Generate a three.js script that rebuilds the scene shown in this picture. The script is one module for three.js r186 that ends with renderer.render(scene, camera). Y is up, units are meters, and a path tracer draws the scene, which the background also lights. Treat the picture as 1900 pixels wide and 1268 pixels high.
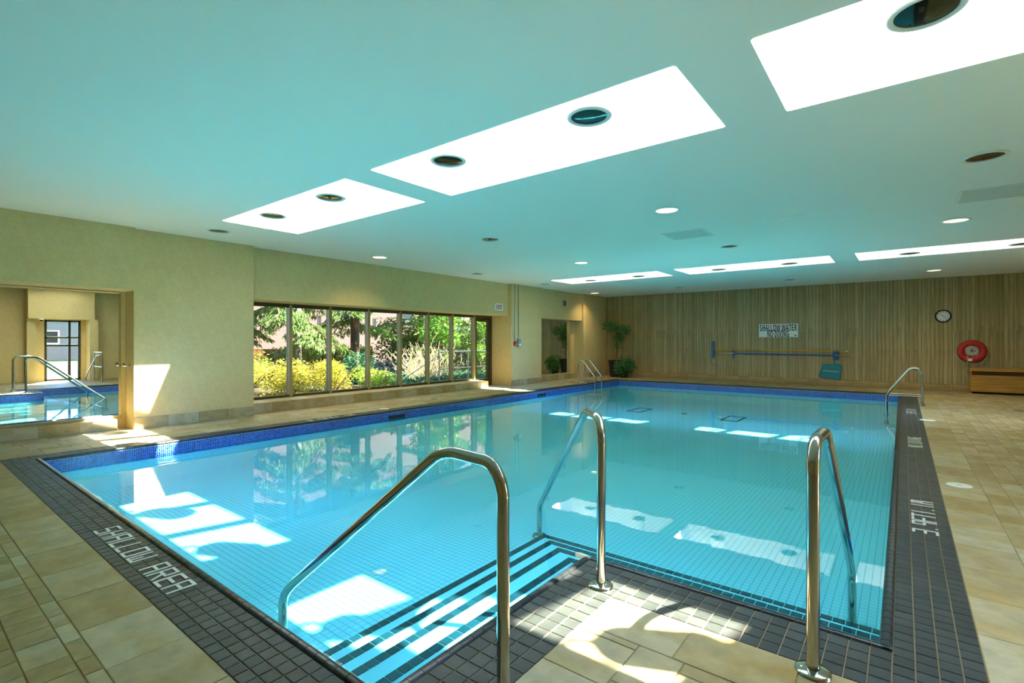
import * as THREE from 'three';
import { mergeGeometries } from 'three/addons/utils/BufferGeometryUtils.js';
import { RoundedBoxGeometry } from 'three/addons/geometries/RoundedBoxGeometry.js';
import { Sky } from 'three/addons/objects/Sky.js';
import { FontLoader } from 'three/addons/loaders/FontLoader.js';
import { TextGeometry } from 'three/addons/geometries/TextGeometry.js';

// ---------------------------------------------------------------- camera, sky, sun, exposure
const scene = new THREE.Scene();
const camera = new THREE.PerspectiveCamera(68.62, 1900 / 1268, 0.05, 400);
camera.position.set(0, 1.35, 0);
camera.rotation.order = 'YXZ';
camera.rotation.set(-0.00118, 0.66296, -0.00038);

const SUN = new THREE.Vector3(0.75, 1, -0.385).normalize();
const sky = new Sky();
sky.scale.setScalar(1000);
sky.material.uniforms.turbidity.value = 8;
sky.material.uniforms.rayleigh.value = 0.35;
sky.material.uniforms.mieCoefficient.value = 0.004;
sky.material.uniforms.mieDirectionalG.value = 0.75;
sky.material.uniforms.sunPosition.value.copy(SUN);
sky.name = 'sky';
scene.add(sky);
scene.environmentIntensity = 2.1;

const sun = new THREE.DirectionalLight(new THREE.Color(1.0, 0.91, 0.79), 30);
sun.name = 'sun';
sun.position.copy(SUN).multiplyScalar(50).add(new THREE.Vector3(-5, 0, -8));
sun.target.position.set(-5, 0, -8);
sun.castShadow = true;
Object.assign(sun.shadow.camera, { left: -26, right: 26, top: 26, bottom: -26, near: 1, far: 120 });
sun.shadow.mapSize.set(4096, 4096);
sun.shadow.radius = 1.2;
scene.add(sun, sun.target);

const renderer = new THREE.WebGLRenderer();
renderer.toneMapping = THREE.LinearToneMapping;
renderer.toneMappingExposure = 2.7;
renderer.shadowMap.enabled = true;

// ---------------------------------------------------------------- helpers
function rng(seed) { let a = seed >>> 0; return () => { a = (a + 0x6d2b79f5) | 0; let t = Math.imul(a ^ (a >>> 15), 1 | a); t = (t + Math.imul(t ^ (t >>> 7), 61 | t)) ^ t; return ((t ^ (t >>> 14)) >>> 0) / 4294967296; }; }
const V3 = (x, y, z) => new THREE.Vector3(x, y, z);
const taken = new Map();
function numbered(name) { const n = taken.get(name) ?? 0; taken.set(name, n + 1); return n ? name + '_' + String(n).padStart(3, '0') : name; }
function mesh(name, geo, mat, parent) {
  const m = new THREE.Mesh(geo, mat);
  m.name = parent ? name : numbered(name);
  m.castShadow = m.receiveShadow = true;
  (parent ?? scene).add(m);
  return m;
}
function tag(o, label, category, group, kind) {
  Object.assign(o.userData, { label, category });
  if (group) o.userData.group = group;
  if (kind) o.userData.kind = kind;
  return o;
}
function thing(name, label, category, pos = [0, 0, 0], turn = 0, group, kind) {
  const g = new THREE.Group();
  g.name = numbered(name);
  g.position.set(...pos); g.rotation.y = turn;
  scene.add(g);
  return tag(g, label, category, group, kind);
}
const structure = (name, label, category) => thing(name, label, category, [0, 0, 0], 0, undefined, 'structure');
function copyOf(o, pos, turn = 0) { const c = o.clone(); c.name = numbered(o.name.replace(/_\d{3}$/, '')); c.userData = { ...o.userData }; c.position.set(...pos); c.rotation.y = turn; scene.add(c); return c; }

// uv in metres from position and normal
function metric(geo, k = 1, ou = 0, ov = 0) {
  const g = geo.index ? geo.toNonIndexed() : geo;
  if (!g.attributes.normal) g.computeVertexNormals();
  const p = g.attributes.position, n = g.attributes.normal, uv = new Float32Array(p.count * 2);
  for (let i = 0; i < p.count; i++) {
    const ax = Math.abs(n.getX(i)), ay = Math.abs(n.getY(i)), az = Math.abs(n.getZ(i));
    let u, v;
    if (ay >= ax && ay >= az) { u = p.getX(i); v = p.getZ(i); } else if (ax >= az) { u = p.getZ(i); v = p.getY(i); } else { u = p.getX(i); v = p.getY(i); }
    uv[2 * i] = u * k + ou; uv[2 * i + 1] = v * k + ov;
  }
  g.setAttribute('uv', new THREE.BufferAttribute(uv, 2));
  return g;
}
// box by its limits
const slab = (x0, x1, y0, y1, z0, z1) => metric(new THREE.BoxGeometry(Math.abs(x1 - x0), Math.abs(y1 - y0), Math.abs(z1 - z0)).translate((x0 + x1) / 2, (y0 + y1) / 2, (z0 + z1) / 2));
const soft = (w, h, d, r = 0.004, x = 0, y = 0, z = 0) => new RoundedBoxGeometry(w, h, d, 2, Math.min(r, w / 2.1, h / 2.1, d / 2.1)).translate(x, y, z);
const softBox = (x0, x1, y0, y1, z0, z1, r = 0.006) => metric(soft(Math.abs(x1 - x0), Math.abs(y1 - y0), Math.abs(z1 - z0), r, (x0 + x1) / 2, (y0 + y1) / 2, (z0 + z1) / 2));
const sheetX = (x, y0, y1, z0, z1) => new THREE.PlaneGeometry(Math.abs(z1 - z0), Math.abs(y1 - y0)).rotateY(Math.PI / 2).translate(x, (y0 + y1) / 2, (z0 + z1) / 2); // a pane across x
const merge = (list) => mergeGeometries(list.map((g) => { const q = g.index ? g.toNonIndexed() : g; for (const k of Object.keys(q.attributes)) if (!['position', 'normal', 'uv'].includes(k)) q.deleteAttribute(k); return q; }));
function tube(pts, r, seg = 60, sides = 14, bend = 0) {
  const path = new THREE.CurvePath();
  const P = pts.map((p) => V3(...p));
  if (!bend) return new THREE.TubeGeometry(new THREE.CatmullRomCurve3(P, false, 'centripetal'), seg, r, sides);
  // straight runs with rounded corners
  let last = P[0];
  for (let i = 1; i < P.length - 1; i++) {
    const a = P[i].clone().sub(P[i - 1]), b = P[i + 1].clone().sub(P[i]);
    const k = Math.min(bend, a.length() * 0.48, b.length() * 0.48);
    const p0 = P[i].clone().addScaledVector(a.normalize(), -k), p1 = P[i].clone().addScaledVector(b.normalize(), k);
    path.add(new THREE.LineCurve3(last, p0)); path.add(new THREE.QuadraticBezierCurve3(p0, P[i], p1)); last = p1;
  }
  path.add(new THREE.LineCurve3(last, P[P.length - 1]));
  const pl = path.getPoints ? path.getSpacedPoints(seg) : P;
  return new THREE.TubeGeometry(new THREE.CatmullRomCurve3(pl, false, 'centripetal'), seg * 2, r, sides);
}
const cyl = (r0, r1, h, x, y, z, n = 24) => new THREE.CylinderGeometry(r0, r1, h, n).translate(x, y, z);
const rod = (a, b, r, n = 10) => { const A = V3(...a), B = V3(...b), d = B.clone().sub(A); return new THREE.CylinderGeometry(r, r, d.length(), n).applyQuaternion(new THREE.Quaternion().setFromUnitVectors(V3(0, 1, 0), d.clone().normalize())).translate((A.x + B.x) / 2, (A.y + B.y) / 2, (A.z + B.z) / 2); };

// ---------------------------------------------------------------- textures and materials
function lattice(n, seed) { const r = rng(seed), a = new Float32Array(n * n); for (let i = 0; i < a.length; i++) a[i] = r(); return (x, y) => { const x0 = Math.floor(x), y0 = Math.floor(y), fx = x - x0, fy = y - y0, m = (k) => ((k % n) + n) % n, sx = fx * fx * (3 - 2 * fx), sy = fy * fy * (3 - 2 * fy), g = (i, j) => a[m(j) * n + m(i)]; return (g(x0, y0) * (1 - sx) + g(x0 + 1, y0) * sx) * (1 - sy) + (g(x0, y0 + 1) * (1 - sx) + g(x0 + 1, y0 + 1) * sx) * sy; }; }
function fbm(seed, base = 4, oct = 5) { const L = []; for (let o = 0; o < oct; o++) L.push(lattice(base << o, seed + o * 17)); return (u, v) => { let s = 0, a = 0.5, t = 0; for (let o = 0; o < oct; o++) { s += a * L[o](u * (base << o), v * (base << o)); t += a; a *= 0.55; } return s / t; }; }
function texture(size, fn, colour = true) {
  const d = new Uint8Array(size * size * 4);
  for (let y = 0; y < size; y++) for (let x = 0; x < size; x++) { const c = fn(x / size, y / size), i = 4 * (y * size + x); for (let k = 0; k < 3; k++) d[i + k] = Math.max(0, Math.min(255, 255 * (c.length ? c[k] : c))); d[i + 3] = 255; }
  const t = new THREE.DataTexture(d, size, size);
  t.wrapS = t.wrapT = THREE.RepeatWrapping; t.magFilter = THREE.LinearFilter; t.minFilter = THREE.LinearMipmapLinearFilter; t.generateMipmaps = true;
  if (colour) t.colorSpace = THREE.SRGBColorSpace;
  t.needsUpdate = true;
  return t;
}
const rep = (t, s) => { const c = t.clone(); c.repeat.set(s, s); c.needsUpdate = true; return c; };
const nA = fbm(3), nB = fbm(91, 6, 5), nC = fbm(204, 16, 4);
const stoneTex = texture(512, (u, v) => { const a = nA(u, v), b = nB(u + 0.3 * a, v * 2), c = nC(u, v); const k = 0.9 + 0.16 * (b - 0.5) + 0.10 * (c - 0.5); const w = Math.max(0, Math.min(1, (a - 0.46) * 3)); return [k * (0.93 - 0.03 * w), k * (0.90 - 0.07 * w), k * (0.82 - 0.17 * w)]; });
const slateTex = texture(256, (u, v) => { const k = 0.82 + 0.3 * (nA(u, v) - 0.5) + 0.22 * (nC(u, v) - 0.5); return [k, k * 1.0, k * 1.0]; });
const wallTex = texture(512, (u, v) => { const k = 0.955 + 0.05 * (nA(u, v) - 0.5) + 0.09 * (nC(u * 2, v * 2) - 0.5); return [k, k, k * 0.99]; });
const grainL = lattice(64, 777), grainM = lattice(128, 778);
const woodTex = texture(512, (u, v) => { const g = grainL(u * 64, v * 2), h = grainM(u * 128, v * 4), w = nA(u, v); const k = 0.86 + 0.22 * (g - 0.5) + 0.16 * (h - 0.5) + 0.1 * (w - 0.5); return [k, k * 0.98, k * 0.94]; });
const woodTexH = texture(256, (u, v) => { const g = grainL(v * 64, u * 2), h = grainM(v * 128, u * 3), w = nA(u, v); const k = 0.86 + 0.2 * (g - 0.5) + 0.14 * (h - 0.5) + 0.12 * (w - 0.5); return [k, k * 0.95, k * 0.85]; });
const brushed = texture(256, (u, v) => 0.6 + 0.5 * (grainM(u * 4, v * 128) - 0.5), false);
const rippleTex = texture(512, (u, v) => 0.5 * nA(u, v) + 0.5 * nB(u * 2, v * 2), false);
const barkTex = texture(256, (u, v) => { const g = grainL(u * 32, v * 6), k = 0.7 + 0.5 * (g - 0.5) + 0.4 * (nC(u, v) - 0.5); return [k, k, k]; });

const std = (o) => new THREE.MeshStandardMaterial(o);
const phys = (o) => new THREE.MeshPhysicalMaterial(o);
const M = {
  wall: std({ color: '#e0c78c', map: wallTex, roughness: 0.95 }),
  ceiling: std({ color: '#f6f1e6', roughness: 0.95 }),
  shaft: std({ color: '#dcdcd6', roughness: 0.9 }),
  roof: std({ color: '#8f8b84', roughness: 0.95 }),
  grout: std({ color: '#a08654', roughness: 0.95 }),
  groutGrey: std({ color: '#8d7b5c', roughness: 0.95 }),
  groutPool: std({ color: '#7fb6ba', roughness: 0.9 }),
  groutBlue: std({ color: '#b4c4de', roughness: 0.9 }),
  stone: ['#d2c6a3', '#cbbb91', '#d9d0b5', '#c6b485'].map((c) => std({ color: c, map: rep(stoneTex, 1.3), roughness: 0.62 })),
  slate: ['#474b46', '#3f443f', '#4f524c'].map((c) => std({ color: c, map: rep(slateTex, 3), roughness: 0.5 })),
  nosing: std({ color: '#2c3033', roughness: 0.28, map: rep(slateTex, 3) }),
  poolTile: std({ color: '#dff0ee', roughness: 0.35 }),
  mosaic: std({ color: '#ffffff', roughness: 0.15 }),
  darkTile: [std({ color: '#1d2b31', roughness: 0.3 }), std({ color: '#26343a', roughness: 0.3 })],
  white: std({ color: '#ecece6', roughness: 0.5 }),
  inlay: std({ color: '#e4e6df', roughness: 0.45 }),
  steel: std({ color: '#b9b6ad', metalness: 1, roughness: 0.22, roughnessMap: rep(brushed, 1) }),
  chrome: std({ color: '#c9c9c6', metalness: 1, roughness: 0.12 }),
  bronze: std({ color: '#a5935a', metalness: 0.1, roughness: 0.5 }),
  bronzeDark: std({ color: '#4e4730', metalness: 0.35, roughness: 0.5 }),
  glass: phys({ color: '#f4fbf8', roughness: 0, transmission: 1, thickness: 0, ior: 1.45 }),
  glassTint: phys({ color: '#a6aaa1', roughness: 0, transmission: 1, thickness: 0, ior: 1.45 }),
  mirror: std({ color: '#e6e9e2', metalness: 1, roughness: 0.0 }),
  lens: phys({ color: '#3f4a46', metalness: 0.9, roughness: 0.06 }),
  lensLit: std({ color: '#fff3d0', emissive: '#ffe6ae', emissiveIntensity: 1.6, roughness: 0.5 }),
  wood: ['#c5b280', '#bfac7a', '#cbb987', '#b9a572'].map((c) => std({ color: c, map: rep(woodTex, 1.0), roughness: 0.5 })),
  skirt: std({ color: '#c2ad80', map: woodTexH, roughness: 0.5 }),
  benchWood: std({ color: '#c79a4e', map: woodTexH, roughness: 0.45 }),
  benchDark: std({ color: '#5a3c1c', roughness: 0.7 }),
  black: std({ color: '#1a1a1a', roughness: 0.6 }),
  red: std({ color: '#b3201c', roughness: 0.5 }),
  redSign: std({ color: '#b02820', roughness: 0.5 }),
  teal: std({ color: '#1f7d8c', roughness: 0.5 }),
  blue: std({ color: '#2458a8', roughness: 0.4 }),
  yellow: std({ color: '#d9a420', roughness: 0.4 }),
  orange: std({ color: '#d08a24', roughness: 0.4 }),
  grilleSlat: std({ color: '#dcdcd0', roughness: 0.6 }),
  greyPaint: std({ color: '#8e938c', roughness: 0.6 }),
  rope: std({ color: '#b5b0a0', roughness: 0.9 }),
  pot: std({ color: '#20232a', roughness: 0.35 }),
  soil: std({ color: '#3c2d1e', roughness: 1 }),
  bark: std({ color: '#8b6b4c', map: barkTex, roughness: 0.95 }),
  barkPale: std({ color: '#cdbfae', map: barkTex, roughness: 0.95 }),
  twig: std({ color: '#d6c598', roughness: 0.9 }),
  lawn: std({ color: '#34601c', map: rep(slateTex, 1), roughness: 1 }),
  earth: std({ color: '#6a5a40', map: rep(slateTex, 1), roughness: 1 }),
  facade: std({ color: '#7d6056', map: rep(wallTex, 0.5), roughness: 0.95 }),
  facadeGrey: std({ color: '#75757c', roughness: 0.9 }),
  fence: ['#9a5d2a', '#8a5226', '#a86a32'].map((c) => std({ color: c, map: woodTex, roughness: 0.8 })),
  rock: ['#8a8680', '#77736c', '#98938b'].map((c) => std({ color: c, map: rep(slateTex, 1), roughness: 0.95 })),
  railPaint: std({ color: '#e2ddcb', roughness: 0.5 }),
};
const leaf = (c, t = 0.35) => phys({ color: c, roughness: 0.9, transmission: t, thickness: 0, side: THREE.DoubleSide });
const L = { yellow: leaf('#c9c63c'), lime: leaf('#a6c23e'), rust: leaf('#b5723c'), conifer: leaf('#718d40', 0.25), broad: leaf('#8fb845'), ivy: leaf('#3f7a52', 0.2), ficus: leaf('#3d7a36', 0.3), brown: leaf('#9c5f2e', 0.2) };
const waterMat = phys({ color: new THREE.Color().setRGB(0.38, 0.86, 0.97), roughness: 0.0, transmission: 1, thickness: 0, ior: 1.33, bumpMap: rep(rippleTex, 0.45), bumpScale: 0.0008 });

// ---------------------------------------------------------------- dimensions
const CEIL = 3.064;
const POOL = { l: -7.764, r: -0.08, f: -15.92, n: -1.20, nx: -1.57, nz: -2.77, water: -0.15, floor: -0.49 };
const WALL_F = -17.83, WALL_R = 3.3, WALL_N = 2.5;

// ---------------------------------------------------------------- tiles
const tileCache = new Map();
function tileGeo(w, d, h, ch, variant, open) { // open: only the top and its chamfers
  const key = [w.toFixed(3), d.toFixed(3), h, ch, variant, open].join();
  if (tileCache.has(key)) return tileCache.get(key);
  const P = [], N = [], U = [], a = w / 2, b = d / 2, ou = variant * 0.37, ov = variant * 0.61;
  const quad = (A, B, C, D) => { const n = V3(...B).sub(V3(...A)).cross(V3(...C).sub(V3(...A))).normalize(); for (const q of [A, B, C, A, C, D]) { P.push(...q); N.push(n.x, n.y, n.z); U.push(q[0] + ou, q[2] + ov); } };
  const t = [[-a + ch, 0, b - ch], [a - ch, 0, b - ch], [a - ch, 0, -b + ch], [-a + ch, 0, -b + ch]], m = [[-a, -ch, b], [a, -ch, b], [a, -ch, -b], [-a, -ch, -b]], lo = m.map((q) => [q[0], -h, q[2]]);
  quad(...t);
  for (let i = 0; i < 4; i++) { const j = (i + 1) % 4; quad(m[i], m[j], t[j], t[i]); if (!open) quad(lo[i], lo[j], m[j], m[i]); }
  const g = new THREE.BufferGeometry();
  g.setAttribute('position', new THREE.Float32BufferAttribute(P, 3)); g.setAttribute('normal', new THREE.Float32BufferAttribute(N, 3)); g.setAttribute('uv', new THREE.Float32BufferAttribute(U, 2));
  tileCache.set(key, g);
  return g;
}
function scatter(g, places) { // copies of a geometry at x, y, z, turned about y, joined
  const p = g.attributes.position.array, n = g.attributes.normal.array, c = g.attributes.position.count, P = new Float32Array(p.length * places.length), N = new Float32Array(p.length * places.length);
  places.forEach(([x, y, z, t = 0], i) => { const cs = Math.cos(t), sn = Math.sin(t), o = i * p.length; for (let k = 0; k < c; k++) { const a = 3 * k; P[o + a] = x + p[a] * cs + p[a + 2] * sn; P[o + a + 1] = y + p[a + 1]; P[o + a + 2] = z - p[a] * sn + p[a + 2] * cs; N[o + a] = n[a] * cs + n[a + 2] * sn; N[o + a + 1] = n[a + 1]; N[o + a + 2] = -n[a] * sn + n[a + 2] * cs; } });
  const q = new THREE.BufferGeometry();
  q.setAttribute('position', new THREE.BufferAttribute(P, 3)); q.setAttribute('normal', new THREE.BufferAttribute(N, 3));
  return q;
}
camera.updateMatrixWorld(true);
const viewM = camera.matrixWorldInverse.copy(camera.matrixWorld).invert();
function shown(x, y, z, size) { // how large a piece shows in the picture; 0 outside
  const c = V3(x, y, z).applyMatrix4(viewM);
  if (c.z > -0.3) return 0;
  const u = -929 * c.x / c.z, v = -929 * c.y / c.z;
  return Math.abs(u) > 980 || Math.abs(v) > 660 ? 0 : size * Math.abs(c.y) / (c.z * c.z * -c.z);
}
// rects: {x0,x1,z0,z1,m}; the largest in view become parts, the rest one joined part
function layTiles(parent, name, rects, mats, y, gap, h, ch, most = 300, restName) {
  const r = rng(rects.length * 7 + 5);
  for (const t of rects) { t.v = Math.floor(r() * 5); t.m ??= Math.floor(r() * mats.length); t.s = shown((t.x0 + t.x1) / 2, y, (t.z0 + t.z1) / 2, (t.x1 - t.x0) * (t.z1 - t.z0)); t.j = (r() - 0.5) * 0.0012; }
  rects.sort((a, b) => b.s - a.s);
  const rest = mats.map(() => []);
  rects.forEach((t, i) => {
    const w = t.x1 - t.x0 - gap, d = t.z1 - t.z0 - gap;
    if (w < 0.012 || d < 0.012) return;
    const g = tileGeo(w, d, h, ch, t.v), x = (t.x0 + t.x1) / 2, z = (t.z0 + t.z1) / 2;
    if (i < most && t.s > 0) { const m = mesh(name, g, mats[t.m], parent); m.position.set(x, y + t.j, z); } else rest[t.m].push(g.clone().translate(x, y + t.j, z));
  });
  rest.forEach((list, k) => { if (list.length) { const m = mesh(restName ?? 'small_' + name + 's', mergeGeometries(list), mats[k], parent); m.userData.kind = 'stuff'; } });
}
function grid(x0, x1, z0, z1, sx, sz, out = []) { // cells of about sx by sz
  const nx = Math.max(1, Math.round((x1 - x0) / sx)), nz = Math.max(1, Math.round((z1 - z0) / sz));
  for (let i = 0; i < nx; i++) for (let k = 0; k < nz; k++) out.push({ x0: x0 + (x1 - x0) * i / nx, x1: x0 + (x1 - x0) * (i + 1) / nx, z0: z0 + (z1 - z0) * k / nz, z1: z0 + (z1 - z0) * (k + 1) / nz });
  return out;
}
const tr = rng(42);
function run(alongX, a0, a1, b0, b1, lens, out) { // one strip of tiles of mixed lengths
  let a = a0 - tr() * lens[0];
  while (a < a1) { const l = lens[Math.floor(tr() * lens.length)], s = Math.max(a, a0), e = Math.min(a + l, a1); if (e - s > 0.02) out.push(alongX ? { x0: s, x1: e, z0: b0, z1: b1 } : { x0: b0, x1: b1, z0: s, z1: e }); a += l; }
}
function strips(alongX, a0, a1, b0, b1, w, lens, out) { let b = b0; while (b < b1 - 0.02) { const e = Math.min(b + w, b1); run(alongX, a0, a1, b, e, lens, out); b = e; } }

// ---------------------------------------------------------------- floor
const floor = structure('floor', 'pale sandstone coloured tile deck around the indoor pool', 'floor');
{
  const bed = [], top = -0.004, bot = -0.25;
  const gl = -8.07, gr = 0.27, gn = -0.89, gf = POOL.f - 0.31;
  bed.push(slab(-10.2, gl, bot, top, WALL_F, WALL_N), slab(gr, WALL_R + 0.2, bot, top, WALL_F, WALL_N), slab(gl, gr, bot, top, WALL_F, gf), slab(gl, gr, bot, top, gn, WALL_N), slab(-1.21, gr, bot, top, -2.40, gn));
  mesh('grout_bed', merge(bed), M.grout, floor);
  const T = [];
  // right deck
  run(false, WALL_F, WALL_N, gr, 0.572, [0.44], T);
  strips(false, WALL_F, WALL_N, 0.572, WALL_R, 0.1465, [0.295, 0.147, 0.295, 0.22], T);
  // left deck
  run(false, WALL_F, gn, gl - 0.3, gl, [0.44], T);
  strips(false, WALL_F, WALL_N, -9.66, gl - 0.3, 0.22, [0.295, 0.44, 0.295], T);
  // far deck
  strips(true, gl, gr, WALL_F, gf, 0.3, [0.44], T);
  // near deck by the shallow end
  run(true, -8.37, -1.21, gn, -0.59, [0.437], T);
  run(true, -8.37, -1.21, -0.59, -0.525, [0.2, 0.14, 0.25], T);
  strips(true, -8.37, -1.21, -0.525, WALL_N, 0.1465, [0.147, 0.22, 0.147], T);
  // deck inside the corner by the steps
  run(true, -1.21, gr, -2.40, -2.096, [0.44], T);
  run(false, -2.096, -0.59, -1.21, -0.918, [0.29], T);
  strips(false, -2.096, -0.59, -0.918, gr, 0.198, [0.2, 0.147, 0.29], T);
  strips(true, -1.21, gr, -0.59, WALL_N, 0.1465, [0.147, 0.22], T);
  layTiles(floor, 'deck_tile', T, M.stone, 0, 0.005, 0.012, 0.002);
}

// ---------------------------------------------------------------- pool coping
const coping = structure('pool_coping', 'charcoal tile border with rounded edge around the pool', 'pool coping');
{
  const bot = -0.05, top = -0.004, nw = 0.045;
  mesh('grout_bed', merge([slab(-8.07, POOL.l, bot, top, POOL.f - 0.31, -0.89), slab(POOL.r, 0.27, bot, top, POOL.f - 0.31, -2.40), slab(POOL.l, POOL.r, bot, top, POOL.f - 0.31, POOL.f), slab(POOL.l, -1.21, bot, top, POOL.n, -0.89), slab(POOL.nx, -1.21, bot, top, -2.77, POOL.n), slab(-1.21, POOL.r, bot, top, POOL.nz, -2.40)]), M.groutGrey, coping);
  const T = [];
  grid(POOL.r + nw, 0.27, POOL.f - 0.31, -2.40, 0.076, 0.076, T);
  grid(-8.07, POOL.l - nw, POOL.f - 0.31, -0.89, 0.066, 0.076, T);
  grid(POOL.l - nw, POOL.r + nw, POOL.f - 0.31, POOL.f - nw, 0.076, 0.066, T);
  grid(POOL.l - nw, -1.21, POOL.n + nw, -0.89, 0.076, 0.067, T);
  grid(POOL.nx + nw, -1.21, -2.725, POOL.n + nw, 0.079, 0.079, T);
  grid(-1.21, POOL.r + nw, POOL.nz + nw, -2.40, 0.079, 0.081, T);
  layTiles(coping, 'border_tile', T, M.slate, 0, 0.0055, 0.01, 0.0015, 300);
  // rounded edge pieces
  const sh = new THREE.Shape();
  sh.moveTo(0, -0.04); sh.lineTo(0, 0.0); sh.quadraticCurveTo(0.004, 0.011, 0.016, 0.012); sh.lineTo(0.026, 0.012); sh.absarc(0.026, -0.012, 0.024, Math.PI / 2, -Math.PI / 2, true); sh.lineTo(0.02, -0.04); sh.closePath();
  const piece = new THREE.ExtrudeGeometry(sh, { depth: 0.0725, bevelEnabled: false, curveSegments: 5 }).translate(0, 0, -0.03625);
  metric(piece);
  const pieces = [], edge = (x0, z0, x1, z1, turn) => { const len = Math.hypot(x1 - x0, z1 - z0), n = Math.round(len / 0.076); for (let i = 0; i < n; i++) { const t = (i + 0.5) / n; pieces.push({ x: x0 + (x1 - x0) * t, z: z0 + (z1 - z0) * t, turn }); } };
  edge(POOL.r + nw, POOL.nz + nw, POOL.r + nw, POOL.f - nw, Math.PI); // toward -x
  edge(POOL.l - nw, POOL.f, POOL.l - nw, POOL.n, 0); // toward +x
  edge(POOL.l - nw, POOL.f - nw, POOL.r + nw, POOL.f - nw, -Math.PI / 2); // toward +z
  edge(POOL.l - nw, POOL.n + nw, POOL.nx + nw, POOL.n + nw, Math.PI / 2); // toward -z
  edge(POOL.nx + nw, POOL.n + nw, POOL.nx + nw, POOL.nz + nw, Math.PI);
  edge(POOL.nx + nw, POOL.nz + nw, POOL.r + nw, POOL.nz + nw, Math.PI / 2);
  for (const p of pieces) p.s = shown(p.x, 0, p.z, 0.004);
  pieces.sort((a, b) => b.s - a.s);
  const rest = [];
  pieces.forEach((p, i) => { if (i < 300 && p.s > 0) { const m = mesh('nosing_tile', piece, M.nosing, coping); m.position.set(p.x, -0.002, p.z); m.rotation.y = p.turn; } else rest.push(piece.clone().rotateY(p.turn).translate(p.x, -0.002, p.z)); });
  mesh('small_nosing_tiles', mergeGeometries(rest), M.nosing, coping).userData.kind = 'stuff';
  // inlaid words, each stroke a strip of white tile
  const G = { S: ['1-31', '11-13', '13-33', '33-35', '35-15'], H: ['11-15', '31-35', '13-33'], A: ['11-15', '31-35', '11-31', '13-33'], L: ['11-15', '15-35'], O: ['11-15', '31-35', '11-31', '15-35'], W: ['11-15', '31-35', '15-35', '23-25'], R: ['11-15', '11-31', '31-33', '13-33', '23-35'], E: ['11-15', '11-31', '13-33', '15-35'], F: ['11-15', '11-31', '13-33'], T: ['11-31', '21-25'], M: ['11-15', '31-35', '11-31', '21-23'], N: ['11-15', '31-35', '11-35'], D: ['11-15', '31-35', '11-31', '15-35'], I: ['21-25'], V: ['11-14', '31-34', '14-25', '34-25'], G: ['11-15', '11-31', '15-35', '35-33', '33-23'], 3: ['11-31', '31-35', '13-33', '15-35'], 9: ['11-31', '31-35', '11-13', '13-33'], 1: ['21-25'], '.': ['25-25'], ' ': [] };
  G.S[0] = '11-31';
  const word = (text, width, height) => { // along +x, letters stand towards -z
    const list = [], cw = width / text.length, st = height * 0.13;
    [...text].forEach((c, i) => { for (const s of G[c]) { const [ax, ay, bx, by] = [s[0], s[1], s[3], s[4]].map(Number), X = (k) => (i + 0.14 + 0.66 * (k - 1) / 2) * cw, Z = (k) => -height + height * (k - 1) / 4; const dx = X(bx) - X(ax), dz = Z(by) - Z(ay), len = Math.hypot(dx, dz); list.push(new THREE.BoxGeometry(len + st * 0.9, 0.002, st).rotateY(-Math.atan2(dz, dx)).translate((X(ax) + X(bx)) / 2, 0.0012, (Z(ay) + Z(by)) / 2)); } });
    return merge(list);
  };
  const put = (text, w, h, x, z, turn, label) => { const m = mesh('inlaid_lettering', word(text, w, h), M.inlay, coping); m.position.set(x, 0, z); m.rotation.y = turn; m.userData.label = label; };
  put('SHALLOW AREA', 1.46, 0.13, -4.53, -0.975, 0, 'white inlaid tile words SHALLOW AREA');
  put('3.9FT1.1M', 0.92, 0.13, 0.19, -4.53, Math.PI / 2, 'white inlaid tile depth marking 3.9FT 1.1M');
  put('NO DIVING', 0.86, 0.13, 0.19, -8.13, Math.PI / 2, 'white inlaid tile words NO DIVING');
  put('3.9FT1.1M', 0.86, 0.13, 0.19, -11.78, Math.PI / 2, 'white inlaid tile depth marking 3.9FT 1.1M, far end');
  put('3.9FT1.1M', 0.92, 0.12, -7.86, -4.53, Math.PI / 2, 'white inlaid tile depth marking 3.9FT 1.1M on the window side');
}

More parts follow.
